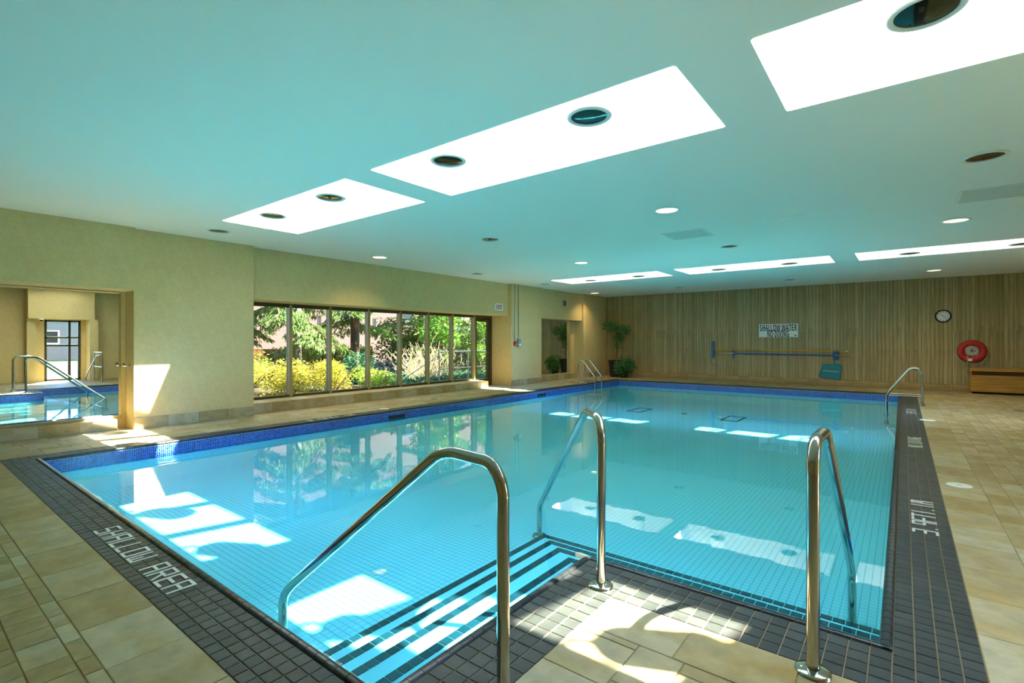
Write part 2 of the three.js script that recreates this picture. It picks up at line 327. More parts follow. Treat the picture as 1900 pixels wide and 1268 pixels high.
// ---------------------------------------------------------------- pool basin, steps, water
const basin = structure('pool_basin', 'pale tiled pool basin with a blue mosaic waterline band', 'pool basin');
{
  const F = POOL.floor, b = F - 0.25;
  const outline = (o = 0) => { const s = new THREE.Shape(); s.moveTo(POOL.l, -POOL.f); s.lineTo(POOL.r, -POOL.f); s.lineTo(POOL.r, -POOL.nz); s.lineTo(POOL.nx, -POOL.nz); s.lineTo(POOL.nx, -POOL.n); s.lineTo(POOL.l, -POOL.n); s.closePath(); return s; };
  mesh('floor_slab', slab(POOL.l - 0.2, POOL.r + 0.2, b, F - 0.003, POOL.f - 0.2, POOL.n + 0.2), M.groutPool, basin);
  mesh('basin_wall', merge([slab(POOL.l - 0.2, POOL.l, b, -0.05, POOL.f - 0.2, POOL.n + 0.2), slab(POOL.r, POOL.r + 0.2, b, -0.05, POOL.f - 0.2, POOL.nz), slab(POOL.l, POOL.r, b, -0.05, POOL.f - 0.2, POOL.f), slab(POOL.l, POOL.nx, b, -0.05, POOL.n, POOL.n + 0.2), slab(POOL.nx, POOL.nx + 0.15, b, -0.05, POOL.nz, POOL.n), slab(POOL.nx, POOL.r + 0.2, b, -0.05, POOL.nz, POOL.nz + 0.15)]), M.poolTile, basin);
  // floor tiles
  const S = 0.0512, cells = [];
  for (let x = POOL.l + S / 2; x < POOL.r; x += S) for (let z = POOL.f + S / 2; z < POOL.n; z += S) { if (x > POOL.nx - 1.1 && z > POOL.nz - 1.1) continue; cells.push([x, z, shown(x, F, z, 1)]); }
  cells.sort((p, q) => q[2] - p[2]);
  const g = tileGeo(S - 0.0035, S - 0.0035, 0.004, 0.0008, 0), flat = tileGeo(S - 0.0035, S - 0.0035, 0.004, 0.0008, 0, true);
  cells.forEach(([x, z], i) => { if (i < 300) mesh('basin_tile', g, M.poolTile, basin).position.set(x, F, z); });
  mesh('small_basin_tiles', scatter(flat, cells.slice(300).map(([x, z]) => [x, F, z])), M.poolTile, basin).userData.kind = 'stuff';
  // waterline mosaic
  const bed = 0.004, my0 = -0.034, rows = 7, ms = 0.0228, spots = [];
  const side = (x0, z0, x1, z1, nx, nz) => { const len = Math.hypot(x1 - x0, z1 - z0), n = Math.floor(len / ms); for (let i = 0; i < n; i++) for (let k = 0; k < rows; k++) spots.push([x0 + (x1 - x0) * (i + 0.5) / n + nx * bed, my0 - (k + 0.5) * ms, z0 + (z1 - z0) * (i + 0.5) / n + nz * bed, Math.atan2(nx, nz)]); };
  const bands = [];
  const band = (x0, z0, x1, z1, nx, nz) => { side(x0, z0, x1, z1, nx, nz); bands.push(slab(Math.min(x0, x1) - (nx < 0 ? 0.002 : 0), Math.max(x0, x1) + (nx > 0 ? 0.002 : 0), my0 - rows * ms, -0.03, Math.min(z0, z1) - (nz < 0 ? 0.002 : 0), Math.max(z0, z1) + (nz > 0 ? 0.002 : 0))); };
  band(POOL.l, POOL.f, POOL.l, POOL.n, 1, 0); band(POOL.l, POOL.f, POOL.r, POOL.f, 0, 1); band(POOL.r, POOL.f, POOL.r, POOL.nz, -1, 0); band(POOL.nx, POOL.nz, POOL.nx, POOL.n, -1, 0); band(POOL.nx, POOL.nz, POOL.r, POOL.nz, 0, -1); band(POOL.l, POOL.n, POOL.nx, POOL.n, 0, -1);
  mesh('mosaic_bed', merge(bands), M.groutBlue, basin);
  const h = ms / 2 - 0.0026, mg = new THREE.BufferGeometry(), q = [[-h, -h, 0.0025], [h, -h, 0.0025], [h, h, 0.0025], [-h, h, 0.0025], [-h - 0.001, -h - 0.001, 0], [h + 0.001, -h - 0.001, 0], [h + 0.001, h + 0.001, 0], [-h - 0.001, h + 0.001, 0]], f = [0, 1, 2, 0, 2, 3, 4, 5, 1, 4, 1, 0, 5, 6, 2, 5, 2, 1, 6, 7, 3, 6, 3, 2, 7, 4, 0, 7, 0, 3];
  mg.setAttribute('position', new THREE.Float32BufferAttribute(f.flatMap((k) => q[k]), 3)); mg.computeVertexNormals();
  const cols = ['#12349c', '#1846b8', '#0e2880', '#2058c4', '#2a6ad0', '#2c58a8'], r = rng(8), lots = cols.map(() => []);
  for (const sp of spots) lots[Math.floor(r() * cols.length)].push(sp);
  lots.forEach((list, k) => { const m = mesh('waterline_mosaic', scatter(mg, list), std({ color: cols[k], roughness: 0.15 }), basin); m.userData.kind = 'stuff'; m.userData.label = 'small blue glass mosaic tiles at the waterline'; });
  // skimmer mouths in the mosaic
  for (const z of [-6.3, -11.26]) mesh('skimmer_mouth', softBox(POOL.l - 0.01, POOL.l + 0.011, -0.15, -0.085, z - 0.2, z + 0.2, 0.008), M.black, basin);
  // main drains and floor marks
  for (const [x, z] of [[-5.5, -12.55], [-3.15, -12.5]]) { const w = 0.2, d = 0.42, t = 0.045; mesh('drain_frame', merge([slab(x - w, x + w, F, F + 0.008, z - d, z - d + t), slab(x - w, x + w, F, F + 0.008, z + d - t, z + d), slab(x - w, x - w + t, F, F + 0.008, z - d + t, z + d - t), slab(x + w - t, x + w, F, F + 0.008, z - d + t, z + d - t)]), M.black, basin); }
  mesh('drain_cap', cyl(0.07, 0.07, 0.012, -4.34, F + 0.004, -12.61), M.black, basin);

  // steps that wrap round the corner of the deck
  const steps = structure('pool_steps', 'submerged corner steps with dark tile edging', 'pool steps');
  const A = [0.34, 0.60, 0.83, 1.04], Y = [-0.22, -0.30, -0.37, -0.43];
  A.forEach((a, k) => {
    const X = POOL.nx - a, Z = POOL.nz - a, y = Y[k];
    const tread = mesh('step', merge([slab(X, POOL.nx, b, y, Z, POOL.n), slab(POOL.nx, POOL.r, b, y, Z, POOL.nz)]), M.poolTile, steps);
    const T = [], w = 0.062;
    grid(X, X + w, Z, POOL.n, w, 0.068, T); grid(X + w, POOL.r, Z, Z + w, 0.068, w, T);
    for (const t of T) { t.m = 0; }
    const near = T.filter((t) => shown((t.x0 + t.x1) / 2, y, (t.z0 + t.z1) / 2, 1) > 0);
    near.forEach((t, i) => { mesh('edge_tile', tileGeo(t.x1 - t.x0 - 0.005, t.z1 - t.z0 - 0.005, 0.004, 0.0008, 0), M.darkTile[i % 2], steps).position.set((t.x0 + t.x1) / 2, y + 0.0035, (t.z0 + t.z1) / 2); });
  });
  const water = mesh('pool_water', metric(new THREE.ShapeGeometry(outline()).rotateX(-Math.PI / 2).translate(0, POOL.water, 0)), waterMat);
  tag(water, 'clear turquoise pool water with a calm mirror-like surface', 'water', undefined, 'stuff');
}

// ---------------------------------------------------------------- ceiling, roof, skylights
const NEAR = [[-7.645, -4.636], [-4.207, -1.117], [-0.687, 2.40]], FAR = [[-7.871, -4.757], [-4.334, -1.167], [-0.742, 2.40]];
const ROWS = [{ xs: NEAR, z0: -4.217, z1: -3.078 }, { xs: FAR, z0: -13.005, z1: -11.866 }];
{
  const s = new THREE.Shape();
  s.moveTo(-10.2, -WALL_N - 0.2); s.lineTo(WALL_R + 0.2, -WALL_N - 0.2); s.lineTo(WALL_R + 0.2, -WALL_F + 0.2); s.lineTo(-10.2, -WALL_F + 0.2); s.closePath();
  const opened = (m) => { const o = s.clone(); for (const row of ROWS) for (const [a0, b0] of row.xs) {
    const h = new THREE.Path(), r = 0.03, a = a0 - m, b = b0 + (m ? m + 0.27 : 0), z0 = row.z0 - m, z1 = row.z1 + m;
    h.moveTo(a + r, -z1); h.lineTo(b - r, -z1); h.quadraticCurveTo(b, -z1, b, -z1 + r); h.lineTo(b, -z0 - r); h.quadraticCurveTo(b, -z0, b - r, -z0); h.lineTo(a + r, -z0); h.quadraticCurveTo(a, -z0, a, -z0 - r); h.lineTo(a, -z1 + r); h.quadraticCurveTo(a, -z1, a + r, -z1);
    o.holes.push(h);
  } return o; };
  const slabGeo = (y0, t, m) => metric(new THREE.ExtrudeGeometry(opened(m), { depth: t, bevelEnabled: false, curveSegments: 4 }).rotateX(-Math.PI / 2).translate(0, y0, 0));
  const ceiling = tag(mesh('ceiling', slabGeo(CEIL, 0.06, 0), M.ceiling), 'smooth white ceiling with long skylight openings', 'ceiling', undefined, 'structure');
  tag(mesh('roof', slabGeo(CEIL + 0.06, 0.1, 0.069), M.roof), 'flat grey roof slab above the pool hall', 'roof', undefined, 'structure');
  const yl = 4.32, yh = 4.75, t = 0.07, y0 = CEIL + 0.06;
  ROWS.forEach(({ xs, z0, z1 }, row) => xs.forEach(([a, b], i) => {
    const sk = thing('skylight', row ? ['far skylight nearest the tall potted plant corner', 'far skylight between its two neighbours, above the warning sign', 'far skylight on the clock and life ring side'][i] : ['near skylight end panel closest to the window wall', 'near skylight in the middle, long bright panel', 'near skylight over the handrails and steps'][i], 'skylight', [0, 0, 0], 0, undefined, 'structure');
    const prism = (x0, x1) => { const q = new THREE.Shape(); q.moveTo(z0 - t, y0); q.lineTo(z1 + t, y0); q.lineTo(z1 + t, yh + 0.03); q.lineTo(z0 - t, yl + 0.03 - t * 0.5); q.closePath(); return metric(new THREE.ExtrudeGeometry(q, { depth: x1 - x0, bevelEnabled: false }).rotateY(-Math.PI / 2).translate(x1, 0, 0)); };
    const e = b + 0.27; // the shaft is longer than the opening below it
    mesh('shaft_wall', slab(a - t, e + t, y0, yl, z0 - t, z0), M.shaft, sk);
    mesh('shaft_wall', slab(a - t, e + t, y0, yh, z1, z1 + t), M.shaft, sk);
    mesh('shaft_wall', prism(a - t, a), M.shaft, sk);
    mesh('shaft_wall', prism(e, e + t), M.shaft, sk);
    const ang = Math.atan2(yh - yl, z1 - z0), len = Math.hypot(yh - yl, z1 - z0);
    const onSlope = (g) => g.rotateX(-ang).translate(0, (yl + yh) / 2, (z0 + z1) / 2);
    const bars = [0.21, 0.52, 0.82].map((k) => a + (b - a) * k);
    for (const x of bars) mesh('glazing_bar', onSlope(soft(0.13, 0.1, len, 0.01).translate(x, 0, 0)), M.shaft, sk);
    const xs3 = [a, ...bars, e];
    for (let k = 0; k < 4; k++) mesh('pane', onSlope(new THREE.PlaneGeometry(xs3[k + 1] - xs3[k] - 0.02, len - 0.01).rotateX(-Math.PI / 2).translate((xs3[k] + xs3[k + 1]) / 2, 0.05, 0)), M.glass, sk);
  }));
  tag(mesh('roof_plant_room', slab(-9, 2.6, 3.22, 5.42, -17.6, -13.2), M.roof), 'grey plant room on the roof behind the far skylights', 'plant room', undefined, 'structure');
}

// ---------------------------------------------------------------- walls
const XO = -10.2; // outer face of the window wall
{
  const w = structure('wall_left', 'beige plastered wall with piers, windows and mirror recesses', 'wall');
  mesh('beam', slab(-9.13, XO, 2.12, CEIL, -2.46, WALL_N), M.wall, w);
  mesh('recess_wall', slab(-9.62, XO, -0.02, 2.12, -2.46, WALL_N), M.wall, w);
  mesh('pier', softBox(-9.22, XO, -0.02, CEIL, -4.25, -2.46, 0.012), M.wall, w);
  mesh('beam', slab(-9.35, XO, 2.115, CEIL, -11.79, -4.25), M.wall, w);
  mesh('pier', softBox(-9.22, XO, -0.02, CEIL, -13.37, -11.79, 0.012), M.wall, w);
  mesh('beam', slab(-9.3, XO, 2.09, CEIL, -16.07, -13.37), M.wall, w);
  mesh('recess_wall', slab(-9.62, XO, -0.02, 2.09, -16.07, -13.37), M.wall, w);
  mesh('pier', softBox(-9.22, XO, -0.02, CEIL, WALL_F, -16.07, 0.012), M.wall, w);
  // tiled ledges below mirrors and windows
  const ledge = (x0, x1, h, z0, z1) => { const n = Math.round((z1 - z0) / 0.44); mesh('ledge_core', slab(x0 + 0.012, x1 + 0.012, 0, h - 0.012, z0 + 0.005, z1 - 0.005), M.grout, w); for (let i = 0; i < n; i++) { const a = z0 + (z1 - z0) * i / n, b = z0 + (z1 - z0) * (i + 1) / n; const m = M.stone[(i * 7) % 4]; mesh('ledge_tile', softBox(x1, x1 + 0.014, 0.002, h - 0.002, a + 0.002, b - 0.002, 0.003), m, w); mesh('ledge_cap', softBox(x0, x1 + 0.018, h - 0.012, h, a + 0.002, b - 0.002, 0.003), M.stone[(i * 5 + 2) % 4], w); } mesh('ledge_end', softBox(x0, x1 + 0.014, 0, h - 0.002, z0 - 0.012, z0 + 0.002, 0.003), M.stone[1], w); };
  ledge(-9.62, -9.45, 0.16, -2.30, WALL_N);
  ledge(-10.1, -9.48, 0.19, -11.0, -4.25);
  ledge(-9.62, -9.42, 0.19, -15.9, -13.37);
  // baseboards of the piers
  const bb = structure('baseboard_left', 'low stone tile skirting along the beige piers', 'baseboard');
  for (const [a, b] of [[-4.25, -2.46], [-13.37, -11.79], [-17.4, -16.07]]) { const n = Math.round((b - a) / 0.42); for (let i = 0; i < n; i++) mesh('skirting_tile', softBox(-9.225, -9.205, 0.002, 0.18, a + (b - a) * i / n + 0.002, a + (b - a) * (i + 1) / n - 0.002, 0.003), M.stone[(i * 3) % 4], bb); }

  // window band
  const win = structure('window_1', 'long row of tall bronze-framed windows onto the garden', 'window');
  const X = -10.05, zs = [-4.40, -5.355, -6.266, -7.282, -8.237, -9.175, -10.078, -11.0];
  mesh('head_frame', softBox(X - 0.05, X + 0.05, 2.04, 2.115, -11.0, -4.25), M.bronzeDark, win);
  mesh('sill_frame', softBox(X - 0.05, X + 0.05, 0.18, 0.245, -11.0, -4.25), M.bronzeDark, win);
  zs.forEach((z) => mesh('mullion', softBox(X - 0.07, X + 0.07, 0.2, 2.1, z - 0.032, z + 0.032, 0.008), M.bronze, win));
  for (let i = 0; i < 7; i++) mesh('pane', sheetX(X, 0.24, 2.045, zs[i + 1] + 0.03, zs[i] - 0.03), M.glassTint, win);
  mesh('wall_infill', slab(X - 0.1, X + 0.05, -0.02, 0.185, -11.0, -4.25), M.bronzeDark, win);
  const d = structure('door_1', 'glazed exit door with dark bronze frame at the end of the windows', 'door');
  mesh('door_frame', merge([softBox(X - 0.06, X + 0.06, 0, 2.115, -11.79, -11.70), softBox(X - 0.06, X + 0.06, 2.03, 2.115, -11.70, -11.03), softBox(X - 0.06, X + 0.06, 0, 0.04, -11.70, -11.03)]), M.bronzeDark, d);
  const lf = mesh('door_leaf', merge([softBox(X - 0.03, X + 0.03, 0.04, 2.03, -11.70, -11.60), softBox(X - 0.03, X + 0.03, 0.04, 2.03, -11.13, -11.03), softBox(X - 0.03, X + 0.03, 0.04, 0.2, -11.60, -11.13), softBox(X - 0.03, X + 0.03, 1.93, 2.03, -11.60, -11.13)]), M.bronzeDark, d);
  mesh('pane', sheetX(X, 0.19, 1.94, -11.61, -11.12), M.glassTint, lf);
  mesh('door_closer', soft(0.06, 0.06, 0.26, 0.01, X + 0.06, 2.0, -11.55), M.bronzeDark, d);
  mesh('push_bar', merge([rod([X + 0.08, 1.0, -11.62], [X + 0.08, 1.0, -11.12], 0.014), rod([X + 0.02, 1.0, -11.6], [X + 0.08, 1.0, -11.6], 0.01), rod([X + 0.02, 1.0, -11.14], [X + 0.08, 1.0, -11.14], 0.01)]), M.steel, d);

  // mirrors
  const m1 = tag(mesh('wall_mirror', slab(-9.6, -9.606, 0.2, 2.11, -2.40, 2.4), M.mirror), 'large wall mirror in the recess beside the plain pier, reflecting the steps', 'mirror');
  const m2 = tag(mesh('wall_mirror', slab(-9.58, -9.606, 0.2, 2.08, -15.72, -13.40), M.mirror), 'narrow wall mirror reflecting the wood panelling beside the pool ladder', 'mirror');
}
{
  const w = structure('wall_far', 'end wall clad in narrow vertical honey coloured boards', 'wall');
  mesh('backing', slab(-10.2, WALL_R + 0.2, -0.25, CEIL, WALL_F - 0.22, WALL_F - 0.012), M.benchDark, w);
  const n = 139, x0 = -9.22, x1 = WALL_R, r = rng(5);
  const bw = (x1 - x0) / n, geos = [0, 1, 2, 3].map((k) => metric(soft(bw - 0.004, CEIL - 0.18, 0.016, 0.003), 1, 0, 0)), gv = geos.map((g, k) => { const c = g.clone(), uv = c.attributes.uv; for (let i = 0; i < uv.count; i++) uv.setXY(i, uv.getX(i) + k * 0.23, uv.getY(i) * 0.6 + k * 0.31); return c; });
  for (let i = 0; i < n; i++) { const m = mesh('board', gv[Math.floor(r() * 4)], M.wood[Math.floor(r() * 4)], w); m.position.set(x0 + (i + 0.5) * bw, (CEIL + 0.18) / 2, WALL_F + (r() - 0.5) * 0.002); }
  const bb = structure('baseboard_far', 'low pale base course under the wood boards', 'baseboard');
  for (let i = 0; i < 28; i++) mesh('skirting_tile', softBox(-9.2 + i * 0.446, -9.2 + (i + 1) * 0.446 - 0.004, 0.002, 0.178, WALL_F - 0.012, WALL_F + 0.02, 0.003), M.skirt, bb);
}
{
  const w = structure('wall_right', 'beige plastered wall with the glazed entrance bay', 'wall');
  const X = WALL_R, T = 0.2, D0 = -4.5, D1 = -3.55;
  mesh('wall_panel', slab(X, X + T, -0.25, CEIL, WALL_F - 0.2, D0), M.wall, w);
  mesh('wall_panel', slab(X, X + T, -0.25, CEIL, D1, WALL_N + 0.2), M.wall, w);
  mesh('lintel', slab(X, X + T, 2.06, CEIL, D0, D1), M.wall, w);
  mesh('soffit', slab(2.75, X, 2.08, CEIL, -4.75, -3.08), M.wall, w);
  mesh('return_wall', slab(2.75, X, 0, 2.08, -4.85, -4.62), M.wall, w);
  mesh('return_wall', slab(2.95, X, 0, 2.08, -3.3, -3.08), M.wall, w);
  const d = structure('door_2', 'glazed entrance door with dark frame beyond the deck', 'door');
  const f = []; for (const z of [D0 + 0.04, D0 + 0.3, D1 - 0.04]) f.push(softBox(X + 0.06, X + 0.14, 0, 2.06, z - 0.035, z + 0.035)); for (const y of [0.04, 1.2, 1.47, 2.03]) f.push(softBox(X + 0.06, X + 0.14, y - 0.03, y + 0.03, D0, D1));
  mesh('door_frame', merge(f), M.bronzeDark, d);
  mesh('pane', sheetX(X + 0.1, 0.05, 2.03, D0 + 0.03, D1 - 0.03), M.glass, d);
  tag(mesh('wall_rear', slab(-10.2, X + T, -0.25, CEIL, WALL_N, WALL_N + 0.2), M.wall), 'plain beige plastered wall behind the near deck', 'wall', undefined, 'structure');
  const rl = thing('entrance_handrail', 'steel handrail of the entrance landing by the glazed door', 'handrail', [1.45, 0, -4.66]);
  mesh('post', rod([0, 0, 0], [0, 0.98, 0], 0.021), M.steel, rl); mesh('post', rod([0.95, 0, 0], [0.95, 0.98, 0], 0.021), M.steel, rl);
  mesh('rail', rod([-0.01, 0.98, 0], [0.96, 0.98, 0], 0.021), M.steel, rl); mesh('rail', rod([0, 0.5, 0], [0.95, 0.5, 0], 0.016), M.steel, rl);
  mesh('sloping_rail', tube([[0.02, 0.9, 0.04], [0.25, 0.88, 0.08], [0.9, 0.25, 0.2], [1.0, 0.05, 0.22]], 0.019, 30, 10, 0.1), M.steel, rl);
  const cam = thing('security_camera', 'small white dome camera under the entrance soffit', 'camera', [2.8, 2.08, -3.4]);
  mesh('base', cyl(0.06, 0.06, 0.04, 0, -0.02, 0), M.white, cam); mesh('dome', new THREE.SphereGeometry(0.05, 20, 12, 0, Math.PI * 2, Math.PI / 2, Math.PI / 2).translate(0, -0.04, 0), M.black, cam);
}

// ---------------------------------------------------------------- handrails and ladders
function handrail(label, base, foot, prof) {
  const dx = foot[0] - base[0], dz = foot[1] - base[1], l = Math.hypot(dx, dz), t = thing('pool_handrail', label, 'handrail', [base[0], 0, base[1]], Math.atan2(-dz, dx), 'steel handrails of the corner steps');
  mesh('rail', tube(prof.map(([s, y]) => [s, y, 0]), 0.0245, 120, 18, 0.09), M.steel, t);
  const fl = new THREE.LatheGeometry([[0.026, 0.022], [0.032, 0.022], [0.058, 0.016], [0.066, 0.008], [0.067, 0]].map((p) => new THREE.Vector2(...p)), 32);
  mesh('flange', fl, M.steel, t);
  const e = prof[prof.length - 1];
  const f2 = mesh('foot_flange', fl, M.steel, t); f2.position.set(e[0], e[1], 0);
  return t;
}
handrail('brushed steel handrail beside the inlaid words, running down towards the mirror wall', [-1.184, -1.462], [-2.9, -1.5], [[0, 0], [0, 0.80], [0.055, 0.885], [0.33, 0.895], [1.62, -0.075], [1.712, -0.17], [1.712, -0.54]]);
handrail('brushed steel handrail at the deck corner, running down diagonally over the steps', [-1.31, -2.472], [-2.675, -3.833], [[0, 0], [-0.01, 0.84], [0.05, 0.925], [0.30, 0.925], [1.76, -0.09], [1.9, -0.18], [1.9, -0.46]]);
handrail('brushed steel handrail beside the depth markings, running straight down from the deck', [-0.289, -2.36], [-0.262, -3.89], [[0, 0], [0, 0.86], [0.06, 0.935], [0.36, 0.935], [1.5, -0.09], [1.58, -0.18], [1.58, -0.54]]);

function ladder(label, x, z, dir, gapZ, prof, barY) {
  const t = thing('pool_ladder', label, 'ladder', [x, 0, z]);
  const P = (s, y, k) => [s * dir, y, -k];
  for (const k of [0, gapZ]) { mesh('rail', tube(prof.map(([s, y]) => P(s, y, k)), 0.02, 60, 12, 0.06), M.steel, t); mesh('flange', cyl(0.045, 0.05, 0.016, 0, 0.008, -k, 20), M.steel, t); mesh('cross_bar', merge(barY.map((y) => rod(P(0, y, k), P(prof[prof.length - 1][0], y, k), 0.014))), M.steel, t); }
  for (const y of [-0.25, -0.42]) { const s = prof[prof.length - 1][0] * dir; mesh('tread', soft(0.08, 0.02, gapZ, 0.006, s, y, -gapZ / 2), M.steel, t); }
  return t;
}
ladder('pair of steel grab rails of the ladder by the far mirror', -8.0, -13.6, 1, 0.43, [[0, 0], [0, 0.66], [0.05, 0.735], [0.16, 0.735], [0.584, 0.25], [0.584, -0.5]], [0.11]);
ladder('pair of steel grab rails of the ladder on the clock side', 0.32, -13.35, -1, 0.42, [[0, 0], [0, 0.66], [0.06, 0.765], [0.2, 0.765], [0.55, 0.27], [0.60, 0.14], [0.60, -0.5]], [0.19]);

// ---------------------------------------------------------------- ceiling fittings
{
  const R = 0.17;
  const ring = new THREE.LatheGeometry([[R - 0.035, -0.004], [R - 0.03, -0.012], [R - 0.012, -0.014], [R, -0.006], [R + 0.002, 0.0], [R - 0.03, 0.03], [R - 0.035, 0.05]].map((p) => new THREE.Vector2(...p)), 40);
  const lens = new THREE.SphereGeometry(0.3, 20, 2, 0, Math.PI * 2, 0, 0.475).rotateX(Math.PI).scale(1, 0.2, 1).translate(0, 0.0505, 0);
  const make = (lit, hung) => {
    const t = new THREE.Group(); t.name = 'downlight';
    mesh('trim_ring', ring, M.white, t);
    mesh('lens', lens.clone().translate(0, 0.0, 0), lit ? M.lensLit : M.lens, t);
    if (hung) { mesh('housing', merge([cyl(R - 0.012, R - 0.005, 0.34, 0, 0.18, 0, 32), cyl(0.04, R - 0.012, 0.16, 0, 0.43, 0, 32)]), M.white, t); mesh('stem', rod([0, 0.5, 0], [0, 0.66, 0], 0.02), M.greyPaint, t); }
    return t;
  };
  const put = (lit, hung, x, z, label, group) => { const g = make(lit, hung); g.name = numbered('downlight'); g.position.set(x, CEIL, z); scene.add(g); tag(g, label, 'downlight', group); if (hung) { mesh('bracket', rod([0, 0.65, -0.01], [0, 0.65, hung], 0.02), M.greyPaint, g); } if (lit) { const s = new THREE.SpotLight('#ffe0a8', 2.6, 8, 1.15, 1.0, 2); s.position.set(0, -0.03, 0); s.castShadow = true; s.shadow.radius = 3; const tg = new THREE.Object3D(); tg.position.set(0, -1, 0); g.add(s, tg); s.target = tg; s.name = 'lamp'; tg.name = 'aim'; } };
  const lit = [[-8.43, -6.40, 'lit round downlight above the middle of the garden windows'], [-2.44, -6.42, 'lit round downlight right beside the square ceiling grille'], [-5.555, -9.58, 'lit round downlight over mid pool before the far skylight row'], [0.59, -9.50, 'lit round downlight just beyond the long ceiling grille'], [0.594, -15.9, 'lit round downlight close to the wood wall above the clock'], [-8.7, -15.95, 'lit round downlight in the corner above the tall potted plant']];
  const off = [[-8.39, -3.33, 'unlit downlight between the plain pier and the near skylights'], [-5.475, -6.42, 'unlit downlight over the pool between the near skylights and mid ceiling'], [0.60, -6.38, 'unlit dark downlight on the near side of the long ceiling grille'], [-8.55, -9.5, 'unlit downlight above the garden windows towards the exit sign'], [-2.48, -9.56, 'unlit downlight just beyond the square ceiling grille'], [-8.47, -12.47, 'unlit downlight at the window end of the far skylight row'], [-5.65, -15.95, 'unlit downlight near the wood wall on the potted plant side'], [-2.51, -15.85, 'unlit downlight near the wood wall above the warning sign']];
  for (const [x, z, l] of lit) put(true, 0, x, z, l, 'lit ceiling downlights');
  for (const [x, z, l] of off) put(false, 0, x, z, l, 'unlit ceiling downlights');
  const bay = ['window wall skylight', 'middle skylight', 'steps side skylight'], fbay = ['plant corner skylight', 'middle skylight', 'clock side skylight'];
  [-6.774, -5.376, -3.403, -1.889, 0.093, 1.6].forEach((x, i) => put(false, 0.3, x, -3.375, 'downlight hung in the near ' + bay[i >> 1] + (i % 2 ? ', further from the windows' : ', closer to the windows'), 'downlights in the near skylights'));
  [-6.95, -5.52, -3.486, -1.98, 0.102, 1.651].forEach((x, i) => put(false, 0.64, x, -12.5, 'downlight hung in the far ' + fbay[i >> 1] + (i % 2 ? ', further from the windows' : ', closer to the windows'), 'downlights in the far skylights'));
  // air grilles
  const grille = (x0, x1, z0, z1, label) => { const t = thing('air_grille', label, 'grille', [(x0 + x1) / 2, CEIL, (z0 + z1) / 2]); const w = (x1 - x0) / 2, d = (z1 - z0) / 2; mesh('frame', merge([softBox(-w, w, -0.008, 0.0, -d, -d + 0.03), softBox(-w, w, -0.008, 0, d - 0.03, d), softBox(-w, -w + 0.03, -0.008, 0, -d + 0.03, d - 0.03), softBox(w - 0.03, w, -0.008, 0, -d + 0.03, d - 0.03)]), M.white, t); const n = 12; for (let i = 0; i < n; i++) mesh('slat', soft(w * 2 - 0.06, 0.003, (d * 2 - 0.06) / n * 0.75, 0.001, 0, -0.004, -d + 0.03 + (i + 0.5) * (d * 2 - 0.06) / n), M.grilleSlat, t); };
  grille(-3.07, -2.41, -8.42, -7.78, 'square slatted ceiling grille beside the lit downlight');
  grille(0.51, 1.6, -8.38, -7.69, 'long slatted ceiling grille on the clock side');
  const ap = (x, z, w, d, label) => tag(mesh('ceiling_hatch', softBox(x - w / 2, x + w / 2, CEIL - 0.006, CEIL, z - d / 2, z + d / 2, 0.003), M.ceiling), label, 'hatch');
  ap(-1.2, -7.95, 0.3, 0.34, 'small flush square hatch in the ceiling between the grilles');
  ap(-1.07, -15.9, 0.26, 0.2, 'small flush hatch in the ceiling near the end wall');
}

// ---------------------------------------------------------------- things on the walls
const fonts = new FontLoader();
const bold = await fonts.loadAsync('fonts/droid/droid_sans_bold.typeface.json');
function text(str, size, depth, width) { const g = new TextGeometry(str, { font: bold, size, depth, curveSegments: 4, bevelEnabled: false }); g.computeBoundingBox(); const b = g.boundingBox, w = b.max.x - b.min.x; g.translate(-(b.min.x + b.max.x) / 2, -(b.min.y + b.max.y) / 2, 0); if (width) g.scale(width / w, 1, 1); return g; }
const ZF = WALL_F + 0.012;
{
  const s = thing('warning_sign', 'white sign reading SHALLOW WATER NO DIVING on the wood wall', 'sign', [-3.14, 1.677, ZF]);
  mesh('board', soft(1.16, 0.46, 0.016, 0.004, 0, 0, 0.008), M.white, s);
  mesh('border', merge([soft(1.16, 0.02, 0.006, 0.002, 0, 0.22, 0.018), soft(1.16, 0.02, 0.006, 0.002, 0, -0.22, 0.018), soft(0.02, 0.46, 0.006, 0.002, 0.57, 0, 0.018), soft(0.02, 0.46, 0.006, 0.002, -0.57, 0, 0.018)]), M.greyPaint, s);
  mesh('lettering', text('SHALLOW WATER', 0.2, 0.002, 1.06).translate(0, 0.09, 0.0165), M.black, s);
  mesh('lettering', text('NO DIVING', 0.2, 0.002, 0.62).translate(0, -0.105, 0.0165), M.black, s);
  mesh('rule', soft(1.03, 0.01, 0.003, 0.001, 0, -0.003, 0.017), M.black, s);
  mesh('maker_mark', soft(0.05, 0.03, 0.003, 0.001, 0.49, -0.16, 0.017), M.black, s);
}
{
  const c = thing('wall_clock', 'round black rimmed wall clock with a white face', 'clock', [0.853, 2.013, ZF]);
  mesh('rim', new THREE.TorusGeometry(0.157, 0.017, 12, 48).translate(0, 0, 0.02), M.black, c);
  mesh('face', cyl(0.155, 0.155, 0.02, 0, 0, 0, 48).rotateX(Math.PI / 2).translate(0, 0, 0.012), M.white, c);
  for (let h = 1; h <= 12; h++) { const a = h * Math.PI / 6; mesh('numeral', text(String(h), 0.03, 0.001).translate(0.118 * Math.sin(a), 0.118 * Math.cos(a), 0.0225), M.black, c); }
  mesh('hour_hand', soft(0.008, 0.075, 0.002, 0.001, 0, 0.03, 0.025).rotateZ(0.9), M.black, c);
  mesh('minute_hand', soft(0.006, 0.11, 0.002, 0.001, 0, 0.045, 0.027).rotateZ(-2.3), M.black, c);
}
